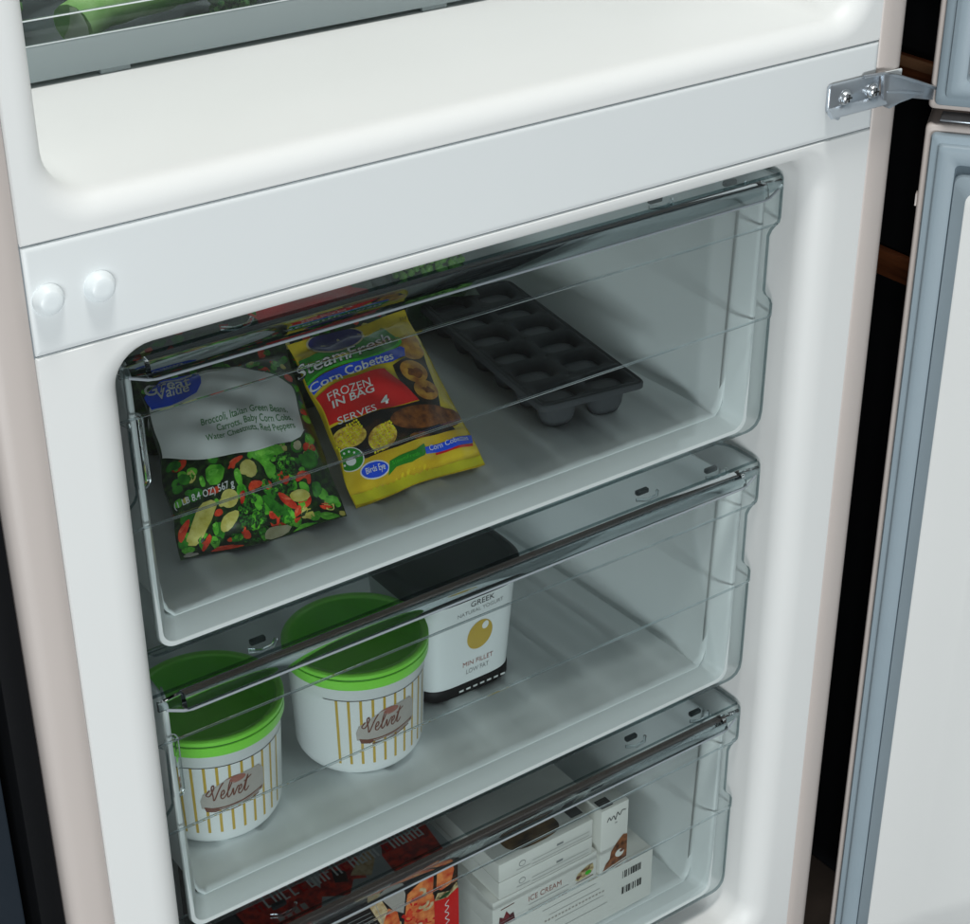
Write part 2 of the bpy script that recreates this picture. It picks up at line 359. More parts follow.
hb_m.tube([(280, -5.6, -31), (292, -6.4, -33), (312, -6.6, -38)], 1.0, 8)
hb_m.tube([(246-7, -3.2, -39.2), (246-7, -6.5, -39.2)], 1.6, 10); 
hb = fpart(hb_m, 'hinge_bracket', MT['zinc'])
m = MB(); xz_plate(m, [(277.5, -20.2), (297, -20.6), (297.4, -26.0), (291, -23.8)], -1.5, -.35); m.build('lit_bevel_plate', MT['plug'], hb)  # white plate added to paint the light on the flange bevel
def screw(x, z):
    m = MB(); cs = [2*math.pi*k/20 for k in range(20)]
    m.loft([[(x+rr*math.cos(w), y, z+rr*math.sin(w)) for w in cs] for rr, y in ((4.9, -2.6), (4.9, -3.2), (3.9, -3.4), (3.9, -4.6), (3.2, -5.8), (1.8, -6.3), (.05, -6.4))])
    m.box(x-2.4, x+2.4, -6.6, -5.6, z-.45, z+.45, 0, 1); m.box(x-.45, x+.45, -6.62, -5.6, z-2.4, z+2.4, 0, 1)
    m.build('screw', [MT['chrome'], MT['dark']], hb)
screw(247, -28.8); screw(270.5, -29.2)
# doors: built in their own frame (u along the width from the hinge edge, n towards the inside, z) and swung open
DU = Vector((.588, -.809, 0)); DN = Vector((-.809, -.588, 0)); D0 = Vector((322, -4, 0))
def dp(u_, n_, z): q = D0+DU*u_+DN*n_; return (q.x, q.y, z)
def door(name, z0, z1, inner_z0, inner_z1, upper):
    m = MB()
    def ring(i, n_): return [dp(a, n_, b) for a, b in rrect(i, 598-i, z0+i, z1-i, 3.5, 4)]
    m.loft([ring(0, -58), ring(0, -3), ring(.6, -1), ring(1.8, 0), ring(8, 0)], 0, True, True, True)
    dr = fpart(m, name, MT['steel'])
    g = MB()
    def gr(i, n_): return [dp(a, n_, b) for a, b in rrect(i, 598-i, z0+i, z1-i, 3, 4)]
    if upper: g.loft([gr(4.0, .2), gr(4.0, 2.2), gr(4.8, 3.4), gr(9.0, 5), gr(10, 5.2), gr(10.8, 8.6), gr(13, 10)], 0, True); 
    else: g.loft([gr(4.6, .2), gr(4.4, 3), gr(5.4, 5), gr(8.4, 6), gr(9.6, 6.2), gr(10.2, 9), gr(11.2, 10)], 0, True)
    g.loft([gr(11.2 if not upper else 13, 10), gr(14, 10.5), gr(20, 10.4), gr(22, 9.6), gr(23, 5), gr(23, .2)], 0, True)
    go = g.build('gasket', MT['gasket'], dr)
    l2 = MB()
    def lr(i, n_, zz0, zz1, rad): return [dp(a, n_, b) for a, b in rrect(i, 598-i, zz0, zz1, rad, 5)]
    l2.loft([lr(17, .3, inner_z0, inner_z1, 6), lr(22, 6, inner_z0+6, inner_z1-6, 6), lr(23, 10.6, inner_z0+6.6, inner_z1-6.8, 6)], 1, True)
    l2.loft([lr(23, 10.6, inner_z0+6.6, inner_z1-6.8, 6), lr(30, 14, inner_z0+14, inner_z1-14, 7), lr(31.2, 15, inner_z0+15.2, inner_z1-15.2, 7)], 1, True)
    l2.loft([lr(31.2, 15, inner_z0+15.2, inner_z1-15.2, 7), lr(32.4, 15.6, inner_z0+16.4, inner_z1-16.4, 7), lr(66, 15.8, inner_z0+50, inner_z1-50, 8), lr(68, 17.2, inner_z0+52, inner_z1-52, 8), lr(200, 18, inner_z0+150, inner_z1-150, 8)], 0, True, False, True)
    l2.build('door_liner', [MT['liner'], MT['door_side']], dr)
    return dr, m
dl, _ = door('freezer_door', -780, -60, -752, -82, False)
du, _ = door('fridge_door', -50.5, 1100, -16, 1070, True)
m = MB(); m.lathe([(.1, -59.7), (9, -59.7), (9, -56), (6, -54.5), (6, -50.6), (.1, -50.6)], dp(40, -16, 0)[:2], 24); m.build('hinge_cap', MT['steel'], dl)
m = MB(); m.box(-14, 14, -9, 9, -59.7, -58, .6, 0, Matrix.Translation(Vector(dp(22, -14, 0)))@Matrix.Rotation(-.94, 4, 'Z')); m.build('hinge_plate', MT['zinc'], dl)
m = MB(); m.loft([[(dp(0, n_, 0)[0]-e*.588, dp(0, n_, 0)[1]+e*.809, z) for n_, z in ((-1, -108), (-1.4, -110), (-1.4, -116), (-8, -116), (-8, -108))] for e in (0, 1.1)], 0, True, True, True); m.build('door_cap', MT['steel'], dl)

# ------------------------------------------------------------------ freezer drawers
Y0 = 28.0; ZB = -265.0; PITCH_Z = 206.5
def make_drawer(label):
    root = empty('freezer_drawer', (0, Y0, ZB), label, 'drawer', 'clear fronted freezer drawers')
    # moulded white tray: corrugated floor, side walls, back wall
    prof = [(-215, 170), (-209.5, 40), (-208, 24), (-205.5, 17), (-201, 13.4)]
    x = -196.0; lvl = 0
    while x < 190:
        prof.append((x, 13.2+lvl)); prof.append((min(x+19.5, 196), 13.2+lvl)); x += 25.0; lvl = 3.2-lvl
    prof += [(201, 13.4), (205.5, 17), (208, 24), (209.5, 40), (215, 170)]
    m = MB(); loops = []
    for y, k, up_ in ((16, 1, 0), (22, 1, .15), (38, .996, 1), (300, .95, 1), (352, .94, 1)):
        loops.append([(px*k, y, (11.9+(pz-11.9)*up_ if pz < 16.5 else pz)) for px, pz in prof])
    loops.append([(px*.932, 366, max(pz, 22)) for px, pz in prof]); loops.append([(px*.93, 370, max(pz, 40)) for px, pz in prof]); loops.append([(px*.93, 374, max(pz, 169)) for px, pz in prof])
    m.loft(loops, 0, False)
    m.build('tray', MT['tray'], root, solid=1.8)
    def U(xt, xb, zb_, rad, y):
        pts = [(-xt, y, 172)]; 
        for k in range(7):
            w = math.radians(180+15*k); pts.append((-xb+rad+rad*math.cos(w), y, zb_+rad+rad*math.sin(w)))
        for k in range(7):
            w = math.radians(270+15*k); pts.append((xb-rad+rad*math.cos(w), y, zb_+rad+rad*math.sin(w)))
        pts.append((xt, y, 172)); return pts
    m = MB(); m.loft([U(213.2, 207.6, 11.6, 5, 20), U(213.8, 208, 11.6, 5, 17), U(214.4, 208.8, 10.8, 6, 14.5), U(217.2, 214.6, 5.6, 8, 5.2), U(217.8, 215.6, 4.2, 9, 3.4), U(219.5, 217.4, 2.6, 9, 3.2), U(220, 218, 2.2, 9, 6)], 0, False)
    m.build('front_lip', MT['tray'], root, solid=1.0)
    # clear front panel with stepped outline and two ridges
    rows = [(0, 219, 1.6), (1.2, 223, 1.2), (3.5, 226.6, .9), (8, 229.2, .6), (14, 230, .4), (50, 230, .2), (83.9, 230, 0), (84.6, 230, -.9), (93, 230, -.9), (97, 228, -.9), (101, 224, -.9), (104, 222.5, -.9), (142, 222.5, -.9), (145.5, 224.5, -.9), (149, 229, -.9), (149.7, 229.6, -1.8), (153, 230.5, -1.8), (174, 230.5, -1.8), (180, 230.2, -1.6), (182.2, 229.2, -1)]
    th = 2.6; m = MB()
    fr_ = [[(-w, y, z), (w, y, z)] for z, w, y in rows]; bk = [[(-w, y+th, z), (w, y+th, z)] for z, w, y in rows]
    m.loft([[a for a in l] for l in fr_], 0, False, smooth=False); m.loft([[a for a in l] for l in bk], 0, False, smooth=False)
    for i in (0, 1): m.loft([[fr_[k][i], bk[k][i]] for k in range(len(rows))], 1, False, smooth=False)
    m.loft([fr_[0], bk[0]], 1, False); 
    fp = m.build('front_panel', [MT['panel'], MT['panel_edge']], root)
    for z, yy, w in ((84.3, -.7, 229), (149.4, -1.5, 228)):
        m = MB(); m.tube([(-w, yy, z), (w, yy, z)], .75, 8); m.build('moulded_ridge', MT['clip'], fp)
    m = MB(); m.box(-214, 214, 2.2, 12, -.6, 1.0, .4); m.build('bottom_rail', MT['panel'], root)
    # handle: flat plate going back from the top of the panel, rounded grip bar along the front
    pl = [(-230, 1.6), (230, 1.6), (230, 22)]
    for k in range(1, 7):
        w = math.radians(15*k); pl.append((210+20*math.cos(w), 22+20*math.sin(w)))
    for k in range(0, 6):
        w = math.radians(90+15*k); pl.append((-210+20*math.cos(w), 22+20*math.sin(w)))
    pl.append((-230, 22))
    m = MB(); vs = [(a, b, 180.2) for a, b in pl]+[(a, b, 182.6) for a, b in pl]; n = len(pl)
    m.add(vs, [tuple(range(n))[::-1], tuple(range(n, 2*n))], 0, False); m.add(vs, [(i, (i+1) % n, n+(i+1) % n, n+i) for i in range(n)], 1, False)
    m.build('handle_plate', [MT['plate'], MT['panel_edge']], root)
    sec = [(-2.0, 171.0), (-6, 170.9), (-9.0, 171.8), (-9.6, 173), (-8.6, 178.5), (-7.2, 181.4), (-5.5, 182.2), (-2.0, 182.4)]
    m = MB(); m.loft([[(x, y if abs(x) < 212 else -2+(y+2)*.35, 177.4+(z-177.4)*(1 if abs(x) < 212 else .8 if abs(x) < 213 else .55)) for y, z in sec] for x in (-226, -223, -212.1, -211, 0, 211, 212.1, 224, 227)], 0, True, True, True)
    m.build('handle_bar', MT['bar'], root)
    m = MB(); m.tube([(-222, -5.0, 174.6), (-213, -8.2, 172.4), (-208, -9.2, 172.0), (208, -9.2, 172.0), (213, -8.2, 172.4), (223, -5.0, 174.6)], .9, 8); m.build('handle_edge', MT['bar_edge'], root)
    m = MB(); m.tube([(-212, 41.2, 183), (212, 41.2, 183)], .7, 8); m.build('plate_ridge', MT['clip'], root)
    # added dark blocks under the plate, painting the refraction of dark gaps
    for x, y in ((143, 20), (200, 15), (-150, 20)):
        m = MB(); m.box(x-5, x+5, y-1.8, y+1.8, 176.5, 179.9, .8); lt = m.build('gap_refraction', MT['gap_tone'], root)
        m = MB(); m.tube([(x-9, y-5, 177), (x-2, y-8.5, 176.5), (x+6, y-8, 176.8), (x+10, y-4, 177.4)], 1.3, 8); m.build('gap_refraction_tab', MT['clip'], lt)
    # clear hook loops at the sides
    for sg in (-1,):
        path = []
        for k in range(16):
            w = 2*math.pi*k/16; path.append((sg*216.5+3.4*math.cos(w), 5.4+.8*math.sin(w), 126+(17 if math.sin(w) > 0 else -17)+4*math.sin(w)))
        m = MB(); m.tube(path, 1.5, 8, 0, True); m.build('side_clip', MT['clip'], root)
    return root
def copy_tree(o, parent=None):
    c = o.copy(); COL.objects.link(c)
    if parent: c.parent = parent
    for ch in list(o.children): copy_tree(ch, c)
    return c
drw = make_drawer('top freezer drawer holding two printed vegetable bags and a dark ice tray')
for k, lab in ((1, 'middle freezer drawer holding two green lidded tubs and a yogurt pot'), (2, 'bottom freezer drawer holding a red meal box and white ice cream boxes')):
    c = copy_tree(drw); c.location.z = (ZB-PITCH_Z*k)*S; c['label'] = lab

# ------------------------------------------------------------------ crisper drawer and broccoli in the fridge part
cr = empty('crisper_drawer', (0, 160, 18.6), 'clear crisper drawer with frosted base holding broccoli above the divider', 'drawer')
m = MB(); m.box(-243, 243, 0, 3, 3.0, 22.5, .8); m.build('base', MT['crisper_low'], cr)
m = MB(); m.box(-241, 241, 3.2, 300, 3.2, 6.2, .8); m.build('floor_plate', MT['crisper_floor'], cr)
m = MB(); m.box(-243, 243, .2, 2.8, 22.6, 36, .3); m.box(-243, 243, .8, 3.4, 36.2, 150, .3); m.build('front_panel', MT['crisper'], cr)
m = MB(); m.box(-243, 243, -.3, .6, 35.6, 36.3, .2); m.box(-243, 243, -.2, .6, 22.2, 22.8, .15); m.build('front_ridge', MT['plug'], cr)
m = MB(); m.box(-243, -240.5, 3.5, 300, 6.5, 150, .5); m.box(240.5, 243, 3.5, 300, 6.5, 150, .5); m.box(-240, 240, 297.5, 300, 6.5, 150, .5); m.build('side_wall', MT['crisper'], cr)
for x in (-150, 60, 200):
    m = MB(); m.box(x-9, x+9, 2, 20, 0, 3.2, .6); m.build('foot', MT['crisper_low'], cr)
MT['stalk'] = mottled('broccoli_stalk', (.26, .60, .10), (.50, .80, .28), 40, .4); MT['cut'] = mottled('broccoli_cut', (.70, .84, .48), (.86, .92, .68), 60, .5); MT['floret'] = mottled('broccoli_floret', (.02, .15, .025), (.20, .46, .12), 260, .6)
def broccoli(label, base, tip, rad, heads, seed):
    rnd = random.Random(seed); b = Vector(base); t = Vector(tip)
    root = empty('broccoli', base, label, 'vegetable', 'broccoli in the crisper drawer')
    m = MB(); ax = (t-b); L0 = ax.length; N_ = 9
    path = [ax*(k/N_)+Vector((0, 3*math.sin(k*.9), 2*math.sin(k*.7))) for k in range(N_+1)]
    rads = [rad*(1.0+.05*math.sin(2.3*k+seed)-.16*(k/N_)+.55*max(0, k/N_-.55)) for k in range(N_+1)]
    m.tube(path, rads, 14)
    for hx, hy, hz, hr in heads:
        q = Vector((hx, hy, hz))-b; st = ax*.45; m.tube([st, (st+q)*.5+Vector((0, 0, -2)), q], [rad*.55, rad*.42, rad*.4], 9)
    m.build('stalk', MT['stalk'], root)
    m = MB(); n = ax.normalized(); a = n.orthogonal().normalized(); c_ = n.cross(a); q0 = path[0]-n*.35
    m.loft([[q0+rr*(math.cos(w)*a+math.sin(w)*c_)-n*e for w in [2*math.pi*k/14 for k in range(14)]] for rr, e in ((rads[0]*.99, 0), (rads[0]*.9, .5), (rads[0]*.4, .2), (.01, .1))]); m.build('cut_face', MT['cut'], root)
    m = MB()
    for hx, hy, hz, hr in heads:
        q = Vector((hx, hy, hz))-b
        for k in range(130):
            v = Vector((rnd.gauss(0, 1), rnd.gauss(0, 1), rnd.gauss(0, 1))).normalized()
            if v.dot(-(q-ax*.45).normalized()) > .55: continue
            m.ball(q+v*hr*rnd.uniform(.8, 1.06), hr*rnd.uniform(.12, .2), 0, 1)
        m.ball(q, hr*.85, 0, 2)
    o = m.build('floret', MT['floret'], root, auto=False); return root
broccoli('pale green broccoli stalk with its cut end facing the crisper front', (-158, 195, 37.5), (-62, 226, 50), 12.5, [(-28, 250, 84, 36), (-60, 200, 44, 17), (-18, 208, 58, 24)], 1)
broccoli('dark broccoli crown lying beyond the cut stalk end in the crisper', (-120, 292, 50), (-185, 262, 56), 10, [(-196, 240, 62, 30), (-175, 262, 84, 26)], 2)
broccoli('broccoli crown leaning on the pale stalk, middle of the crisper', (60, 285, 40), (20, 235, 52), 10, [(8, 200, 54, 30), (48, 206, 58, 27)], 3)

# ------------------------------------------------------------------ bags of frozen vegetables in the top drawer
def bag_point(c, H, seed, u, v, off=0.0, side=1):
    (BL, BR, TR, TL) = c
    pv = math.sin(math.pi*min(max(v, 0), 1)); u = u+(.5-u)*2*(.022*pv+.010*math.sin(9*v+seed)*pv+.006*math.sin(21*v+2*seed))
    v = v+(.5-v)*2*.010*math.sin(7*u+seed)
    P = [(1-u)*(1-v)*BL[i]+u*(1-v)*BR[i]+u*v*TR[i]+(1-u)*v*TL[i] for i in range(3)]
    ex = [BR[i]-BL[i] for i in range(3)]; ey = [TL[i]-BL[i] for i in range(3)]
    n = [ex[1]*ey[2]-ex[2]*ey[1], ex[2]*ey[0]-ex[0]*ey[2], ex[0]*ey[1]-ex[1]*ey[0]]
    l = math.sqrt(sum(k*k for k in n)); n = [k/l for k in n]
    uu = min(max(u, 0), 1); vv = min(max((v-.07)/.86, 0), 1)
    b = (math.sin(math.pi*uu)**.62)*(math.sin(math.pi*vv)**.5) if 0 < uu < 1 and 0 < vv < 1 else 0
    w = .06*math.sin(9*u+seed)*math.sin(7*v+2*seed)+.04*math.sin(17*u-11*v+seed*3)+.03*math.sin(31*v+13*u+seed)+.05*math.sin(23*u+seed)*math.sin(19*v-seed)
    h = H*b*(1+w) if side > 0 else -H*.35*b
    h += .8*math.sin(8*u+seed)*max(0, abs(v-.5)*2-.7)
    h += (math.exp(-((v-.10)/.09)**2)+math.exp(-((v-.90)/.09)**2))*math.sin(24*u+seed*2+2*math.sin(5*u))*1.1*min(1, 8*uu*(1-uu))
    return [P[i]+n[i]*(h+off) for i in range(3)]
def bag_body(c, H, seed, mat, root, base, name='pouch'):
    NU, NV = 56, 70; m = MB()
    top = [[Vector(bag_point(c, H, seed, i/NU, j/NV))-base for i in range(NU+1)] for j in range(NV+1)]
    bot = [[Vector(bag_point(c, H, seed, i/NU, j/NV, -.35, -1))-base for i in range(NU+1)] for j in range(NV+1)]
    m.loft(top, 0, False); m.loft(bot, 0, False)
    edge = lambda g: [g[0][i] for i in range(NU+1)]+[g[j][NU] for j in range(1, NV+1)]+[g[NV][i] for i in range(NU-1, -1, -1)]+[g[j][0] for j in range(NV-1, 0, -1)]
    m.loft([edge(top), edge(bot)], 0, True)
    return m.build(name, mat, root)
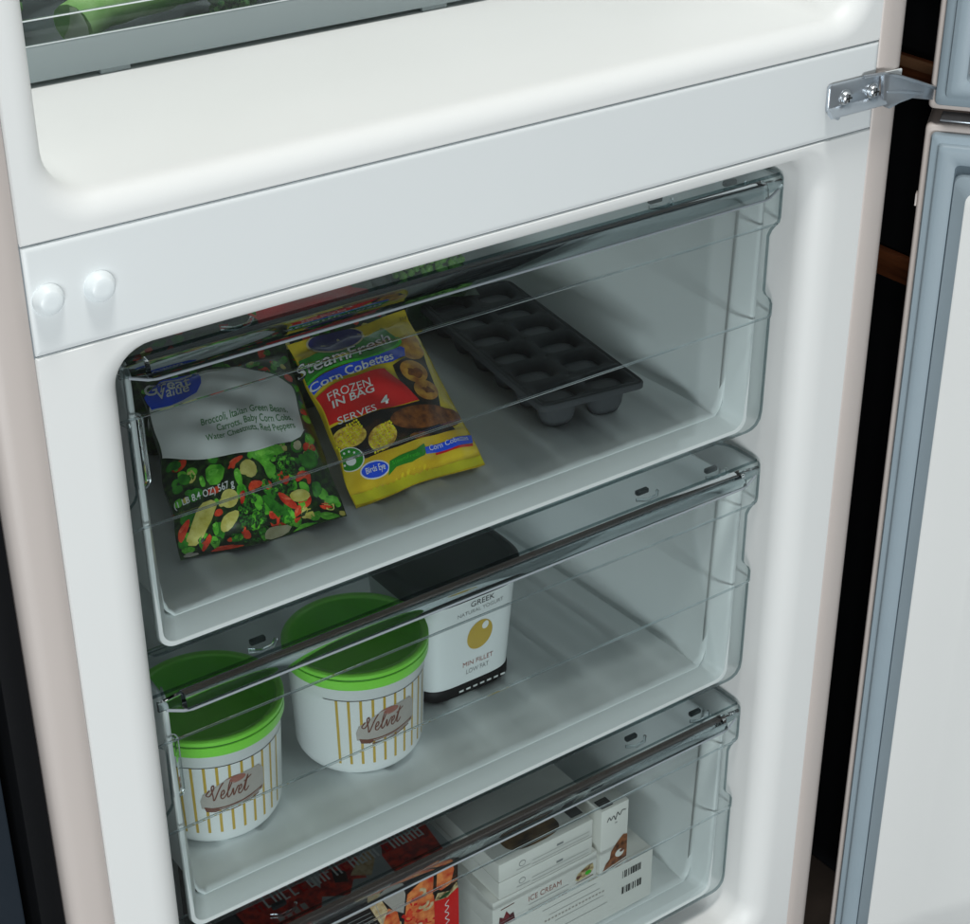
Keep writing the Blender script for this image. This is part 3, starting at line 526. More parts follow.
UV = {"label":[(-0.001,0.794),(0.002,0.653),(0.008,0.522),(0.189,0.424),(0.322,0.392),(0.491,0.365),(0.668,0.381),(0.787,0.385),(0.854,0.404),(0.899,0.441),(0.938,0.584),(0.946,0.71),(0.871,0.768),(0.73,0.825),(0.566,0.934),(0.382,0.942),(0.136,0.951),(0.039,0.91)],"logo":[(-0.029,0.886),(0.138,0.957),(0.269,0.956),(0.367,0.938),(0.369,0.864),(0.356,0.822),(0.306,0.771),(0.211,0.758),(0.123,0.762),(0.018,0.793),(-0.033,0.848)],"t_great":[(0.011,0.884),(0.293,0.84),(0.033,0.963)],"t_value":[(0.065,0.83),(0.269,0.801),(0.08,0.895)],"t_l1":[(0.265,0.571),(0.839,0.544),(0.271,0.61)],"t_l2":[(0.35,0.517),(0.845,0.492),(0.353,0.553)],"t_l3":[(0.27,0.476),(0.841,0.448),(0.269,0.508)],"t_wt":[(0.013,0.24),(0.365,0.231),(0.012,0.271)],"veg":[("g",[(0.213,0.284),(0.296,0.261),(0.351,0.344),(0.24,0.379)]),("y",[(0.416,0.289),(0.464,0.246),(0.519,0.262),(0.529,0.312),(0.481,0.337),(0.426,0.318)]),("r",[(0.345,0.312),(0.371,0.312),(0.454,0.34),(0.453,0.355),(0.391,0.35)]),("g",[(0.491,0.41),(0.574,0.406),(0.707,0.38),(0.717,0.33),(0.66,0.329),(0.603,0.322),(0.657,0.271),(0.599,0.227),(0.577,0.246),(0.571,0.308),(0.486,0.351)]),("r",[(0.452,0.23),(0.517,0.237),(0.546,0.219),(0.506,0.201),(0.46,0.208)]),("y",[(0.275,0.206),(0.3,0.231),(0.339,0.229),(0.373,0.209),(0.38,0.182),(0.354,0.156),(0.309,0.154),(0.281,0.172)]),("y",[(0.148,0.214),(0.245,0.215),(0.24,0.16),(0.124,0.045),(0.042,0.067),(0.092,0.134)]),("y",[(0.256,0.107),(0.287,0.137),(0.37,0.141),(0.364,0.111),(0.309,0.08),(0.258,0.079)]),("r",[(0.017,0.139),(0.084,0.174),(0.087,0.145),(0.031,0.074),(0.01,0.091)]),("r",[(0.189,0.01),(0.245,0.027),(0.376,0.007),(0.356,-0.016),(0.25,-0.032),(0.168,-0.015)]),("r",[(0.124,0.022),(0.182,0.083),(0.205,0.065),(0.138,0.007)]),("g",[(0.205,0.104),(0.241,0.125),(0.245,0.08),(0.219,0.069)]),("d",[(0.509,0.167),(0.552,0.172),(0.675,0.082),(0.668,0.068),(0.609,0.078),(0.561,0.109)]),("r",[(0.613,0.172),(0.663,0.155),(0.73,0.09),(0.696,0.087),(0.633,0.127)]),("r",[(0.705,0.096),(0.745,0.094),(0.736,0.055),(0.687,0.032)]),("y",[(0.683,0.151),(0.756,0.16),(0.808,0.135),(0.804,0.107),(0.734,0.104),(0.693,0.122)]),("r",[(0.748,0.207),(0.79,0.24),(0.857,0.224),(0.84,0.172),(0.815,0.165),(0.82,0.206),(0.753,0.186)]),("c",[(0.505,0.043),(0.553,0.067),(0.677,0.041),(0.63,-0.013),(0.495,-0.022)]),("g",[(0.662,-0.0),(0.725,0.024),(0.826,0.004),(0.803,-0.023),(0.702,-0.036),(0.652,-0.026)]),("g",[(0.827,0.043),(0.898,0.047),(0.973,-0.041),(0.915,-0.05),(0.869,-0.029)]),("g",[(0.891,0.11),(0.977,0.109),(0.986,0.066),(0.893,0.077)]),("d",[(0.833,0.173),(0.897,0.181),(0.901,0.13),(0.827,0.095)]),("d",[(0.801,0.27),(0.871,0.347),(0.94,0.325),(0.931,0.255),(0.847,0.235)]),("r",[(0.85,0.076),(0.945,0.063),(0.928,0.053),(0.862,0.063)]),("r",[(0.54,0.105),(0.573,0.104),(0.596,0.084),(0.556,0.084)]),("w",[(0.016,0.019),(0.098,0.018),(0.112,-0.015),(0.027,-0.024)]),("d",[(0.034,0.478),(0.109,0.456),(0.109,0.415),(0.042,0.43)]),("d",[(0.084,0.393),(0.147,0.353),(0.121,0.315),(0.069,0.343)]),("g",[(0.019,0.279),(0.065,0.282),(0.057,0.236),(0.015,0.245)]),("y",[(0.956,0.022),(0.993,0.031),(1.001,-0.0),(0.969,-0.017)]),("c",[(0.802,0.383),(0.841,0.391),(0.848,0.358),(0.813,0.335),(0.784,0.354)]),("g",[(0.38,0.298),(0.414,0.302),(0.42,0.234),(0.396,0.221),(0.374,0.26)]),("g",[(0.185,0.333),(0.21,0.331),(0.211,0.279),(0.18,0.283)]),("r",[(0.392,0.205),(0.426,0.207),(0.409,0.161),(0.384,0.156)])],"heads":[[(0.651,0.214),(0.731,0.2)],[(0.43,0.08),(0.535,0.071)],[(0.445,0.124),(0.51,0.117)],[(0.709,0.28),(0.764,0.273)]],"oval":[(0.554,0.916),(0.524,0.886),(0.494,0.867),(0.46,0.853),(0.42,0.843),(0.375,0.837),(0.33,0.837),(0.288,0.843),(0.246,0.853),(0.205,0.863),(0.171,0.877),(0.15,0.898),(0.149,0.929),(0.14,0.944),(0.141,0.959),(0.152,0.971),(0.172,0.983),(0.203,0.994),(0.242,1.005),(0.287,1.012),(0.333,1.016),(0.381,1.015),(0.427,1.011),(0.472,1.004),(0.512,0.995),(0.546,0.984),(0.57,0.971),(0.584,0.957)],"oval2":[(0.57,0.917),(0.536,0.882),(0.504,0.86),(0.468,0.845),(0.425,0.834),(0.376,0.825),(0.326,0.823),(0.281,0.829),(0.237,0.84),(0.194,0.853),(0.16,0.87),(0.138,0.894),(0.136,0.927),(0.127,0.944),(0.129,0.961),(0.14,0.975),(0.163,0.989),(0.195,1.001),(0.236,1.012),(0.283,1.021),(0.333,1.025),(0.384,1.025),(0.434,1.021),(0.481,1.013),(0.524,1.003),(0.559,0.989),(0.585,0.974),(0.599,0.958)],"green":[(-0.037,0.877),(0.129,0.877),(0.386,0.847),(0.584,0.889),(0.75,0.942),(0.756,0.861),(0.779,0.814),(0.767,0.769),(0.511,0.717),(0.318,0.738),(0.129,0.75),(-0.014,0.728),(-0.05,0.805)],"blue":[(-0.02,0.719),(0.12,0.734),(0.35,0.723),(0.535,0.71),(0.761,0.751),(0.786,0.732),(0.75,0.673),(0.62,0.65),(0.417,0.657),(0.202,0.665),(0.079,0.671),(-0.038,0.655)],"red":[(-0.019,0.635),(0.097,0.645),(0.299,0.642),(0.527,0.623),(0.597,0.521),(0.675,0.384),(0.462,0.394),(0.218,0.414),(-0.038,0.455),(-0.045,0.554)],"t_steam":[(-0.04,0.774),(0.317,0.75),(-0.024,0.851)],"t_fresh":[(0.326,0.753),(0.715,0.795),(0.356,0.832)],"t_corn":[(-0.005,0.669),(0.212,0.65),(0.003,0.715)],"t_cob":[(0.246,0.664),(0.636,0.663),(0.262,0.716)],"t_frozen":[(0.056,0.572),(0.369,0.55),(0.068,0.617)],"t_inbag":[(0.06,0.522),(0.375,0.509),(0.069,0.562)],"t_serves":[(0.055,0.428),(0.332,0.401),(0.059,0.465)],"t_four":[(0.383,0.423),(0.452,0.425),(0.395,0.465)],"t_350":[(0.922,0.941),(0.983,0.936),(0.928,0.959)],"food":[(0.763,0.743),(0.904,0.802),(0.952,0.738),(0.868,0.403),(0.842,0.326),(0.878,0.201),(0.856,0.143),(0.749,0.16),(0.48,0.162),(0.173,0.201),(-0.05,0.259),(-0.05,0.441),(0.217,0.412),(0.46,0.392),(0.677,0.381),(0.6,0.521),(0.61,0.632),(0.752,0.665)],"loaf":[[(0.922,0.727),(0.905,0.718),(0.887,0.712),(0.869,0.709),(0.852,0.71),(0.835,0.713),(0.821,0.719),(0.808,0.727),(0.799,0.737),(0.794,0.749),(0.792,0.761),(0.794,0.773),(0.8,0.785),(0.81,0.796),(0.823,0.805),(0.839,0.812),(0.856,0.817),(0.876,0.821),(0.897,0.822),(0.916,0.821),(0.933,0.817),(0.947,0.81),(0.957,0.802),(0.963,0.791),(0.964,0.779),(0.96,0.766),(0.95,0.753),(0.937,0.739)],[(0.934,0.674),(0.918,0.663),(0.899,0.654),(0.877,0.648),(0.852,0.644),(0.827,0.644),(0.802,0.646),(0.78,0.652),(0.761,0.661),(0.749,0.673),(0.742,0.688),(0.74,0.704),(0.743,0.719),(0.75,0.733),(0.761,0.745),(0.775,0.753),(0.791,0.759),(0.81,0.762),(0.831,0.762),(0.853,0.76),(0.876,0.757),(0.898,0.752),(0.917,0.745),(0.934,0.736),(0.945,0.725),(0.951,0.713),(0.951,0.7),(0.945,0.686)],[(0.836,0.506),(0.815,0.496),(0.791,0.49),(0.768,0.488),(0.744,0.491),(0.722,0.497),(0.701,0.507),(0.683,0.519),(0.668,0.534),(0.658,0.551),(0.653,0.568),(0.652,0.585),(0.655,0.6),(0.662,0.613),(0.674,0.623),(0.691,0.631),(0.712,0.636),(0.738,0.639),(0.765,0.639),(0.793,0.636),(0.819,0.628),(0.841,0.617),(0.858,0.603),(0.87,0.586),(0.876,0.569),(0.875,0.552),(0.868,0.535),(0.854,0.519)],[(0.855,0.396),(0.835,0.386),(0.813,0.379),(0.789,0.375),(0.765,0.375),(0.743,0.378),(0.722,0.385),(0.706,0.395),(0.692,0.407),(0.682,0.421),(0.677,0.435),(0.677,0.45),(0.683,0.464),(0.694,0.478),(0.709,0.489),(0.726,0.498),(0.746,0.503),(0.766,0.504),(0.788,0.502),(0.809,0.497),(0.83,0.491),(0.85,0.483),(0.868,0.474),(0.881,0.463),(0.889,0.451),(0.889,0.437),(0.883,0.423),(0.871,0.409)]],"loafd":[[(0.815,0.516),(0.802,0.51),(0.788,0.507),(0.773,0.507),(0.757,0.509),(0.742,0.514),(0.728,0.522),(0.715,0.53),(0.704,0.541),(0.696,0.552),(0.691,0.563),(0.688,0.573),(0.689,0.583),(0.694,0.591),(0.701,0.598),(0.712,0.602),(0.725,0.605),(0.741,0.605),(0.758,0.604),(0.775,0.6),(0.792,0.594),(0.808,0.586),(0.82,0.576),(0.829,0.566),(0.834,0.555),(0.835,0.543),(0.832,0.533),(0.825,0.523)],[(0.847,0.403),(0.836,0.397),(0.822,0.393),(0.807,0.391),(0.792,0.391),(0.777,0.393),(0.763,0.397),(0.751,0.404),(0.741,0.411),(0.734,0.42),(0.73,0.429),(0.73,0.439),(0.732,0.448),(0.737,0.455),(0.745,0.462),(0.755,0.466),(0.767,0.469),(0.78,0.469),(0.793,0.468),(0.807,0.465),(0.821,0.46),(0.834,0.455),(0.846,0.448),(0.855,0.441),(0.861,0.434),(0.863,0.426),(0.861,0.418),(0.856,0.41)]],"brown":[[(0.901,0.3),(0.885,0.285),(0.855,0.271),(0.812,0.255),(0.76,0.242),(0.706,0.234),(0.653,0.232),(0.604,0.237),(0.557,0.247),(0.513,0.259),(0.473,0.272),(0.44,0.286),(0.416,0.302),(0.404,0.317),(0.403,0.331),(0.414,0.343),(0.437,0.354),(0.471,0.363),(0.514,0.37),(0.561,0.372),(0.609,0.368),(0.658,0.361),(0.708,0.352),(0.761,0.347),(0.815,0.343),(0.859,0.337),(0.888,0.327),(0.902,0.314)],[(0.98,0.26),(0.962,0.249),(0.939,0.239),(0.914,0.231),(0.886,0.226),(0.859,0.224),(0.833,0.225),(0.809,0.229),(0.787,0.234),(0.767,0.241),(0.751,0.249),(0.74,0.258),(0.736,0.269),(0.738,0.28),(0.746,0.291),(0.761,0.301),(0.781,0.311),(0.806,0.32),(0.834,0.326),(0.863,0.329),(0.892,0.329),(0.92,0.326),(0.945,0.321),(0.967,0.314),(0.985,0.306),(0.997,0.297),(1.0,0.286),(0.994,0.273)],[(0.654,0.199),(0.651,0.196),(0.644,0.193),(0.633,0.19),(0.62,0.188),(0.605,0.187),(0.588,0.187),(0.572,0.189),(0.556,0.191),(0.541,0.195),(0.529,0.2),(0.519,0.204),(0.512,0.209),(0.508,0.214),(0.507,0.218),(0.51,0.222),(0.517,0.225),(0.527,0.226),(0.539,0.227),(0.553,0.227),(0.568,0.225),(0.584,0.223),(0.6,0.22),(0.615,0.217),(0.629,0.214),(0.64,0.21),(0.648,0.207),(0.653,0.203)]],"corn":[[(0.209,0.327),(0.204,0.314),(0.193,0.303),(0.178,0.294),(0.158,0.287),(0.136,0.284),(0.112,0.284),(0.087,0.288),(0.062,0.295),(0.039,0.304),(0.019,0.315),(0.003,0.329),(-0.007,0.343),(-0.012,0.358),(-0.013,0.372),(-0.009,0.384),(-0.001,0.393),(0.012,0.4),(0.029,0.404),(0.049,0.406),(0.073,0.405),(0.098,0.402),(0.124,0.397),(0.148,0.388),(0.169,0.378),(0.186,0.366),(0.199,0.353),(0.207,0.34)],[(0.415,0.288),(0.421,0.275),(0.421,0.261),(0.415,0.247),(0.404,0.234),(0.387,0.223),(0.367,0.213),(0.344,0.206),(0.32,0.202),(0.295,0.202),(0.272,0.205),(0.25,0.211),(0.23,0.219),(0.215,0.23),(0.204,0.243),(0.198,0.257),(0.198,0.271),(0.204,0.286),(0.217,0.3),(0.234,0.312),(0.255,0.321),(0.277,0.328),(0.301,0.33),(0.325,0.33),(0.349,0.326),(0.37,0.32),(0.389,0.311),(0.404,0.3)]],"band":[(-0.023,0.207),(0.164,0.202),(0.399,0.189),(0.666,0.189),(0.91,0.204),(1.028,0.213),(1.013,0.152),(1.0,0.076),(1.005,0.045),(1.007,0.009),(0.7,-0.008),(-0.023,0.013),(-0.012,0.12)],"strip":[(-0.012,0.069),(0.288,0.069),(0.649,0.055),(0.992,0.054),(1.005,0.007),(0.701,-0.006),(0.322,0.002),(-0.023,0.013)],"rlogo":[(0.14,0.217),(0.138,0.205),(0.132,0.196),(0.122,0.188),(0.109,0.183),(0.093,0.18),(0.074,0.18),(0.055,0.182),(0.036,0.187),(0.018,0.196),(0.003,0.208),(-0.01,0.222),(-0.018,0.238),(-0.024,0.253),(-0.025,0.267),(-0.024,0.278),(-0.019,0.287),(-0.01,0.293),(0.003,0.298),(0.019,0.299),(0.036,0.298),(0.055,0.294),(0.073,0.287),(0.091,0.278),(0.106,0.267),(0.12,0.255),(0.13,0.242),(0.137,0.229)],"rlogo2":[(0.147,0.215),(0.146,0.202),(0.139,0.192),(0.128,0.184),(0.114,0.178),(0.096,0.175),(0.076,0.175),(0.055,0.177),(0.034,0.183),(0.015,0.192),(-0.001,0.206),(-0.014,0.222),(-0.025,0.237),(-0.033,0.252),(-0.034,0.267),(-0.03,0.283),(-0.024,0.292),(-0.014,0.299),(-0.001,0.303),(0.016,0.305),(0.035,0.303),(0.055,0.299),(0.075,0.291),(0.094,0.281),(0.111,0.269),(0.126,0.256),(0.137,0.242),(0.145,0.228)],"rlogoc":[(0.091,0.219),(0.09,0.215),(0.088,0.211),(0.084,0.208),(0.079,0.206),(0.073,0.205),(0.066,0.204),(0.058,0.206),(0.051,0.208),(0.044,0.211),(0.037,0.215),(0.032,0.22),(0.028,0.225),(0.026,0.23),(0.025,0.235),(0.025,0.24),(0.028,0.244),(0.032,0.247),(0.037,0.249),(0.043,0.249),(0.05,0.249),(0.057,0.248),(0.064,0.245),(0.071,0.242),(0.078,0.238),(0.083,0.233),(0.087,0.229),(0.09,0.224)],"rdots":[[(0.009,0.267),(0.006,0.264),(0.001,0.265),(-0.004,0.27),(-0.005,0.274),(-0.002,0.277),(0.004,0.276),(0.008,0.272)],[(0.031,0.277),(0.028,0.274),(0.022,0.275),(0.018,0.279),(0.017,0.284),(0.02,0.287),(0.026,0.286),(0.03,0.282)],[(0.063,0.273),(0.06,0.27),(0.054,0.27),(0.05,0.274),(0.049,0.279),(0.052,0.282),(0.058,0.281),(0.062,0.277)],[(0.095,0.255),(0.092,0.252),(0.086,0.253),(0.081,0.257),(0.08,0.261),(0.083,0.264),(0.089,0.263),(0.094,0.26)],[(0.116,0.231),(0.113,0.229),(0.107,0.229),(0.102,0.233),(0.101,0.237),(0.104,0.24),(0.109,0.239),(0.114,0.236)],[(0.02,0.22),(0.017,0.217),(0.012,0.218),(0.007,0.222),(0.006,0.227),(0.009,0.229),(0.014,0.229),(0.019,0.225)],[(0.005,0.246),(0.002,0.243),(-0.003,0.244),(-0.007,0.249),(-0.009,0.253),(-0.006,0.256),(-0.001,0.255),(0.004,0.251)]],"pov":[(0.298,0.125),(0.296,0.118),(0.29,0.112),(0.279,0.107),(0.263,0.103),(0.244,0.1),(0.221,0.098),(0.198,0.099),(0.177,0.102),(0.158,0.107),(0.142,0.115),(0.13,0.124),(0.12,0.133),(0.113,0.142),(0.111,0.151),(0.113,0.159),(0.119,0.165),(0.129,0.17),(0.142,0.173),(0.158,0.174),(0.177,0.173),(0.197,0.17),(0.218,0.167),(0.239,0.162),(0.258,0.156),(0.274,0.149),(0.286,0.141),(0.294,0.133)],"pov2":[(0.307,0.124),(0.306,0.116),(0.299,0.109),(0.287,0.103),(0.27,0.098),(0.249,0.095),(0.225,0.093),(0.199,0.093),(0.175,0.096),(0.155,0.103),(0.137,0.111),(0.123,0.121),(0.112,0.132),(0.105,0.142),(0.102,0.152),(0.105,0.162),(0.111,0.17),(0.122,0.176),(0.136,0.179),(0.154,0.181),(0.174,0.18),(0.197,0.177),(0.22,0.173),(0.243,0.167),(0.264,0.16),(0.281,0.151),(0.295,0.142),(0.304,0.133)],"leaf":[(0.289,0.089),(0.314,0.143),(0.38,0.145),(0.514,0.142),(0.586,0.16),(0.595,0.126),(0.57,0.107),(0.464,0.094),(0.352,0.106)],"blab":[(0.585,0.141),(0.772,0.152),(1.011,0.171),(0.974,0.127),(0.783,0.113),(0.584,0.111)],"rlin":[(0.662,0.11),(0.971,0.123),(0.962,0.11),(0.658,0.101)],"t_pov":[(0.139,0.132),(0.277,0.12),(0.138,0.161)],"t_leaf":[(0.329,0.122),(0.532,0.111),(0.327,0.139)],"t_blab":[(0.618,0.123),(0.946,0.143),(0.619,0.147)]}
cl = lambda pts: [(min(max(a, .004), .996), min(max(b, .002), .998)) for a, b in pts]
C1 = ((-178, 82, -246.5), (-73, 68, -246.5), (-42, 191.5, -186), (-143, 198, -186)); H1, S1 = 21, 1.3
base = Vector((-125, 75, -247))
b1 = empty('vegetable_bag', base, 'clear front bag of mixed vegetables with grey label and blue oval logo', 'food bag')
bag_body(C1, H1, S1, VEG['mix'], b1, base)
pr = Print(lambda a, b, o: Vector(bag_point(C1, H1, S1, a, b, o))-base, 3.4, (105, 137)); pr.lift = .1
rnd = random.Random(5)
def round_off(q, n=2):
    for _ in range(n):
        q = [p for i in range(len(q)) for p in ((.75*q[i][0]+.25*q[(i+1) % len(q)][0], .75*q[i][1]+.25*q[(i+1) % len(q)][1]), (.25*q[i][0]+.75*q[(i+1) % len(q)][0], .25*q[i][1]+.75*q[(i+1) % len(q)][1]))]
    return q
for k in range(230):
    a, b = rnd.uniform(.03, .97), rnd.uniform(.03, .97); s0 = rnd.uniform(.02, .055); kk = rnd.choice('gdrdggydrg'); an = rnd.uniform(0, 6)
    q = [(a+s0*math.cos(an+w)*rnd.uniform(.5, 1.1), b+s0*.8*math.sin(an+w)*rnd.uniform(.5, 1.1)) for w in (0, 1, 2.1, 3.1, 4.2, 5.2)]
    pr.poly(round_off(cl(q), 1), VEG[kk], 0)
for hc in UV['heads']:
    (ca, cb), (ea, eb) = hc; rr = abs(ea-ca)+.01
    for k in range(46):
        w = rnd.uniform(0, 6.28); q = rr*math.sqrt(rnd.random()); a, b = ca+q*math.cos(w), cb+q*.8*math.sin(w)
        if .01 < a < .99 and .01 < b < .99: pr.ell(a, b, .012, .010, VEG['floret'] if k % 7 else VEG['g'], 1+(k % 2)*.5, n=7)
for i, (kk, q) in enumerate(UV['veg']):
    q = round_off(cl(q), 1); pr.poly(q, VEG[kk], 2+.15*(i % 5))
    ca = sum(p[0] for p in q)/len(q); cb = sum(p[1] for p in q)/len(q)
    hi = [(ca+(p[0]-ca)*.55-.007, cb+(p[1]-cb)*.30+.012) for p in q]
    pr.poly(hi, VEG[{'d': 'd', 'g': 'leaf', 'r': 'hot', 'y': 'y', 'c': 'c', 'w': 'w'}[kk]], 3+.15*(i % 5))
pr.build('printed_vegetables', b1)
pr = Print(lambda a, b, o: Vector(bag_point(C1, H1, S1, a, b, o))-base, 3.4, (105, 137)); pr.lift = .1
MT['label'] = plain('ink_label_grey', (.78, .80, .79), .25, coat=.5, var=.08, scale=25, bump=.3, bscale=75)
pr.poly(cl(UV['label']), MT['label'], 4)
pr.stroke(cl(UV['label'][9:16]), 1.3, INK['dark_green'], 4.6)
pr.stroke(cl(UV['label'][2:7]), .9, INK['white'], 4.6)
pr.poly(cl(UV['logo']), INK['blue'], 5)
tx = lambda k: UV[k]
pr.text('Great', *tx('t_great'), INK['navy'], 5.8, bold=.022); pr.text('Great', *tx('t_great'), INK['white'], 6.2, bold=.012)
pr.text('Value', *tx('t_value'), INK['navy'], 5.8, bold=.022); pr.text('Value', *tx('t_value'), INK['white'], 6.2, bold=.012)
pr.text('Broccoli, Italian Green Beans,', *tx('t_l1'), INK['text_green'], 5, bold=.008); pr.text('Carrots, Baby Corn Cobs,', *tx('t_l2'), INK['text_green'], 5, bold=.008); pr.text('Water Chestnuts, Red Peppers', *tx('t_l3'), INK['text_green'], 5, bold=.008)
pr.text('(1 LB 8.4 OZ) 567 g', *tx('t_wt'), INK['white'], 5, bold=.01)
pr.build('printed_label', b1)

C2 = ((-63, 76, -246.5), (33, 74, -246.5), (47, 185, -186), (-43, 184, -186)); H2, S2 = 18, 4.1
base2 = Vector((-15, 78, -247))
b2 = empty('vegetable_bag', base2, 'yellow bag of corn cobettes with green banner and red panel', 'food bag')
bag_body(C2, H2, S2, INK['yellow'], b2, base2)
pr = Print(lambda a, b, o: Vector(bag_point(C2, H2, S2, a, b, o))-base2, 3.2, (96, 125)); pr.lift = .14
pr.poly(cl(UV['food']), VEG['night'], 0)
for q in UV['loaf']: pr.poly(cl(q), VEG['loaf'], 1)
for q in UV['loafd']:
    ca = sum(p[0] for p in q)/len(q); cb = sum(p[1] for p in q)/len(q)
    pr.poly(round_off(cl([(ca+(p[0]-ca)*rnd.uniform(.35, 1.0), cb+(p[1]-cb)*rnd.uniform(.35, 1.0)) for p in q[::2]])), VEG['crust'], 2)
for q in UV['brown']: pr.poly(cl(q), VEG['crust'], 1)
for q in UV['corn']: pr.poly(cl(q), VEG['corn'], 2)
for q in UV['corn']:
    ca = sum(p[0] for p in q)/len(q); cb = sum(p[1] for p in q)/len(q); rr = max(abs(p[0]-ca) for p in q)*.8
    for i in range(-5, 6):
        for j in range(-4, 5):
            a, b = ca+i*rr*.19+j*.012+rnd.uniform(-.004, .004), cb+j*rr*.16+rnd.uniform(-.003, .003)
            if (i/5.4)**2+(j/4.4)**2 < 1: pr.ell(a, b, rr*.085, rr*.07, INK['yellow' if (i+j) % 3 else 'bright_yellow'], 2.6, n=8)
pr.poly(cl(UV['band']), VEG['band'], 3); pr.poly(cl(UV['strip']), INK['bright_yellow'], 4)
pr.poly(cl(UV['green']), INK['green'], 4); pr.poly(cl(UV['blue']), INK['blue'], 5); pr.poly(cl(UV['red']), INK['red'], 3.5)
gp = cl(UV['green']); pr.stroke(gp[6:12], 2.2, INK['leaf'], 4.6)
pr.poly(cl(UV['oval2']), INK['cream'], 5); pr.poly(cl(UV['oval']), INK['navy'], 6)
pr.build('printed_picture', b2)
pr = Print(lambda a, b, o: Vector(bag_point(C2, H2, S2, a, b, o))-base2, 3.2, (96, 125)); pr.lift = .14
pr.text('Steam', *tx('t_steam'), INK['black'], 6.1, bold=.03, bend=.12); pr.text('Steam', *tx('t_steam'), INK['white'], 6.5, bend=.12, bold=.004)
pr.text('Fresh', *tx('t_fresh'), INK['black'], 6.1, bold=.03, bend=-.1); pr.text('Fresh', *tx('t_fresh'), INK['white'], 6.5, bend=-.1, bold=.004)
pr.text('Corn', *tx('t_corn'), INK['white'], 6.2, bold=.015, bend=.12); pr.text('Cobettes', *tx('t_cob'), INK['white'], 6.2, bold=.015, bend=-.12)
pr.text('FROZEN', *tx('t_frozen'), INK['white'], 5); pr.text('IN BAG', *tx('t_inbag'), INK['white'], 5, bold=.015); pr.text('SERVES', *tx('t_serves'), INK['white'], 5); pr.text('4', *tx('t_four'), INK['white'], 5, bold=.04)
pr.text('350', *tx('t_350'), INK['black'], 5)
pr.poly(cl(UV['rlogo2']), INK['white'], 4.4); pr.poly(cl(UV['rlogo']), INK['green'], 5); pr.poly(cl(UV['rlogoc']), INK['white'], 5.5)
for q in UV['rdots']: pr.poly(cl(q), INK['white'], 5.5)
pr.poly(cl(UV['pov2']), INK['white'], 4.6); pr.poly(cl(UV['pov']), INK['blue'], 5.2); pr.text("Birds Eye", *tx('t_pov'), INK['white'], 6, bold=.01)
pr.poly(cl(UV['rlin']), INK['red'], 4.6); pr.poly(cl(UV['leaf']), INK['green'], 4.8); pr.poly(cl(UV['blab']), INK['blue'], 5.2)
pr.text('SteamFresh', *tx('t_leaf'), INK['leaf'], 6); pr.text('Corn Cobettes', *tx('t_blab'), INK['white'], 6)
pr.build('printed_lettering', b2)
# bags lying further back
C3 = ((-150, 196, -212), (42, 188, -212), (72, 268, -186), (-135, 278, -186)); base3 = Vector((-50, 235, -250))
b3 = empty('vegetable_bag', base3, 'bag of dark mixed vegetables with a red top edge, lying at the back', 'food bag')
bag_body(C3, 22, 2.2, VEG['mix'], b3, base3)
pr = Print(lambda a, b, o: Vector(bag_point(C3, 22, 2.2, a, b, o))-base3, 6, (200, 85))
for k in range(170):
    a, b = rnd.uniform(.03, .97), rnd.uniform(.06, .96); s0 = rnd.uniform(.015, .03); kk = rnd.choice('rdrdydgdr'); an = rnd.uniform(0, 6)
    pr.poly(cl([(a+s0*math.cos(an+w)*rnd.uniform(.5, 1.1), b+s0*1.9*math.sin(an+w)*rnd.uniform(.5, 1.1)) for w in (0, 1, 2.1, 3.1, 4.2, 5.2)]), VEG[kk], k % 3)
pr.poly([(.5, .34), (.97, .30), (.97, .62), (.5, .66)], INK['red'], 4); pr.build('printed_vegetables', b3)
m = MB(); m.box(-88, 78, -32, 46, 0, 36, 9); m.build('folded_end', VEG['mix'], b3)
C4 = ((84, 248, -214), (150, 244, -222), (166, 318, -196), (98, 324, -190)); base4 = Vector((120, 285, -250))
MT['pea'] = mottled('green_peas', (.08, .28, .03), (.26, .58, .09), 420, .3, .35, .65, .3)
b4 = empty('pea_bag', base4, 'clear bag of green peas at the back behind the ice tray', 'food bag')
MT['pouch'] = plain('dark_green_pouch', (.012, .045, .01), .2, coat=.5)
bag_body(C4, 20, 3.1, MT['pouch'], b4, base4)
m = MB()
for k in range(260):
    a, b = rnd.uniform(.05, .95), rnd.uniform(.08, .92); q = Vector(bag_point(C4, 20, 3.1, a, b, rnd.uniform(-.6, .9)))-base4
    m.ball(q, rnd.uniform(2.6, 3.6), 0, 1)
o = m.build('peas', MT['pea'], b4, auto=False); o['kind'] = 'stuff'
m = MB(); m.box(-28, 36, -30, 40, 0, 34, 9); m.build('folded_end', MT['pouch'], b4)

# ice cube tray: rim with two rows of tapered cups
MT['silicone'] = plain('charcoal_silicone', (.050, .055, .060), .85, var=.15, bump=.05)
it = empty('ice_cube_tray', (81, 78, -249.4), 'dark charcoal ice cube tray with rounded cups on the drawer floor', 'ice tray', None, math.radians(-8))
m = MB(); NX, NY, CW = 2, 6, 36.5
for i in range(NX):
    for j in range(NY):
        x0, y0 = 3+i*CW, 3+j*31.0; q = lambda e, z, rad: [(a, b, z) for a, b in rrect(x0+e, x0+CW-e, y0+e, y0+31-e, rad, 4)]
        m.loft([q(0, 25, .3), q(2.2, 25, 5), q(3.4, 24.2, 7), q(4.6, 22, 9), q(6.2, 8, 9), q(8.5, 2.6, 7), q(11, 1, 4)], 0, True, False, True)
MT['ice'] = plain('cloudy_grey_ice', (.075, .083, .090), .5, var=.25, scale=60, bump=.2, bscale=120)
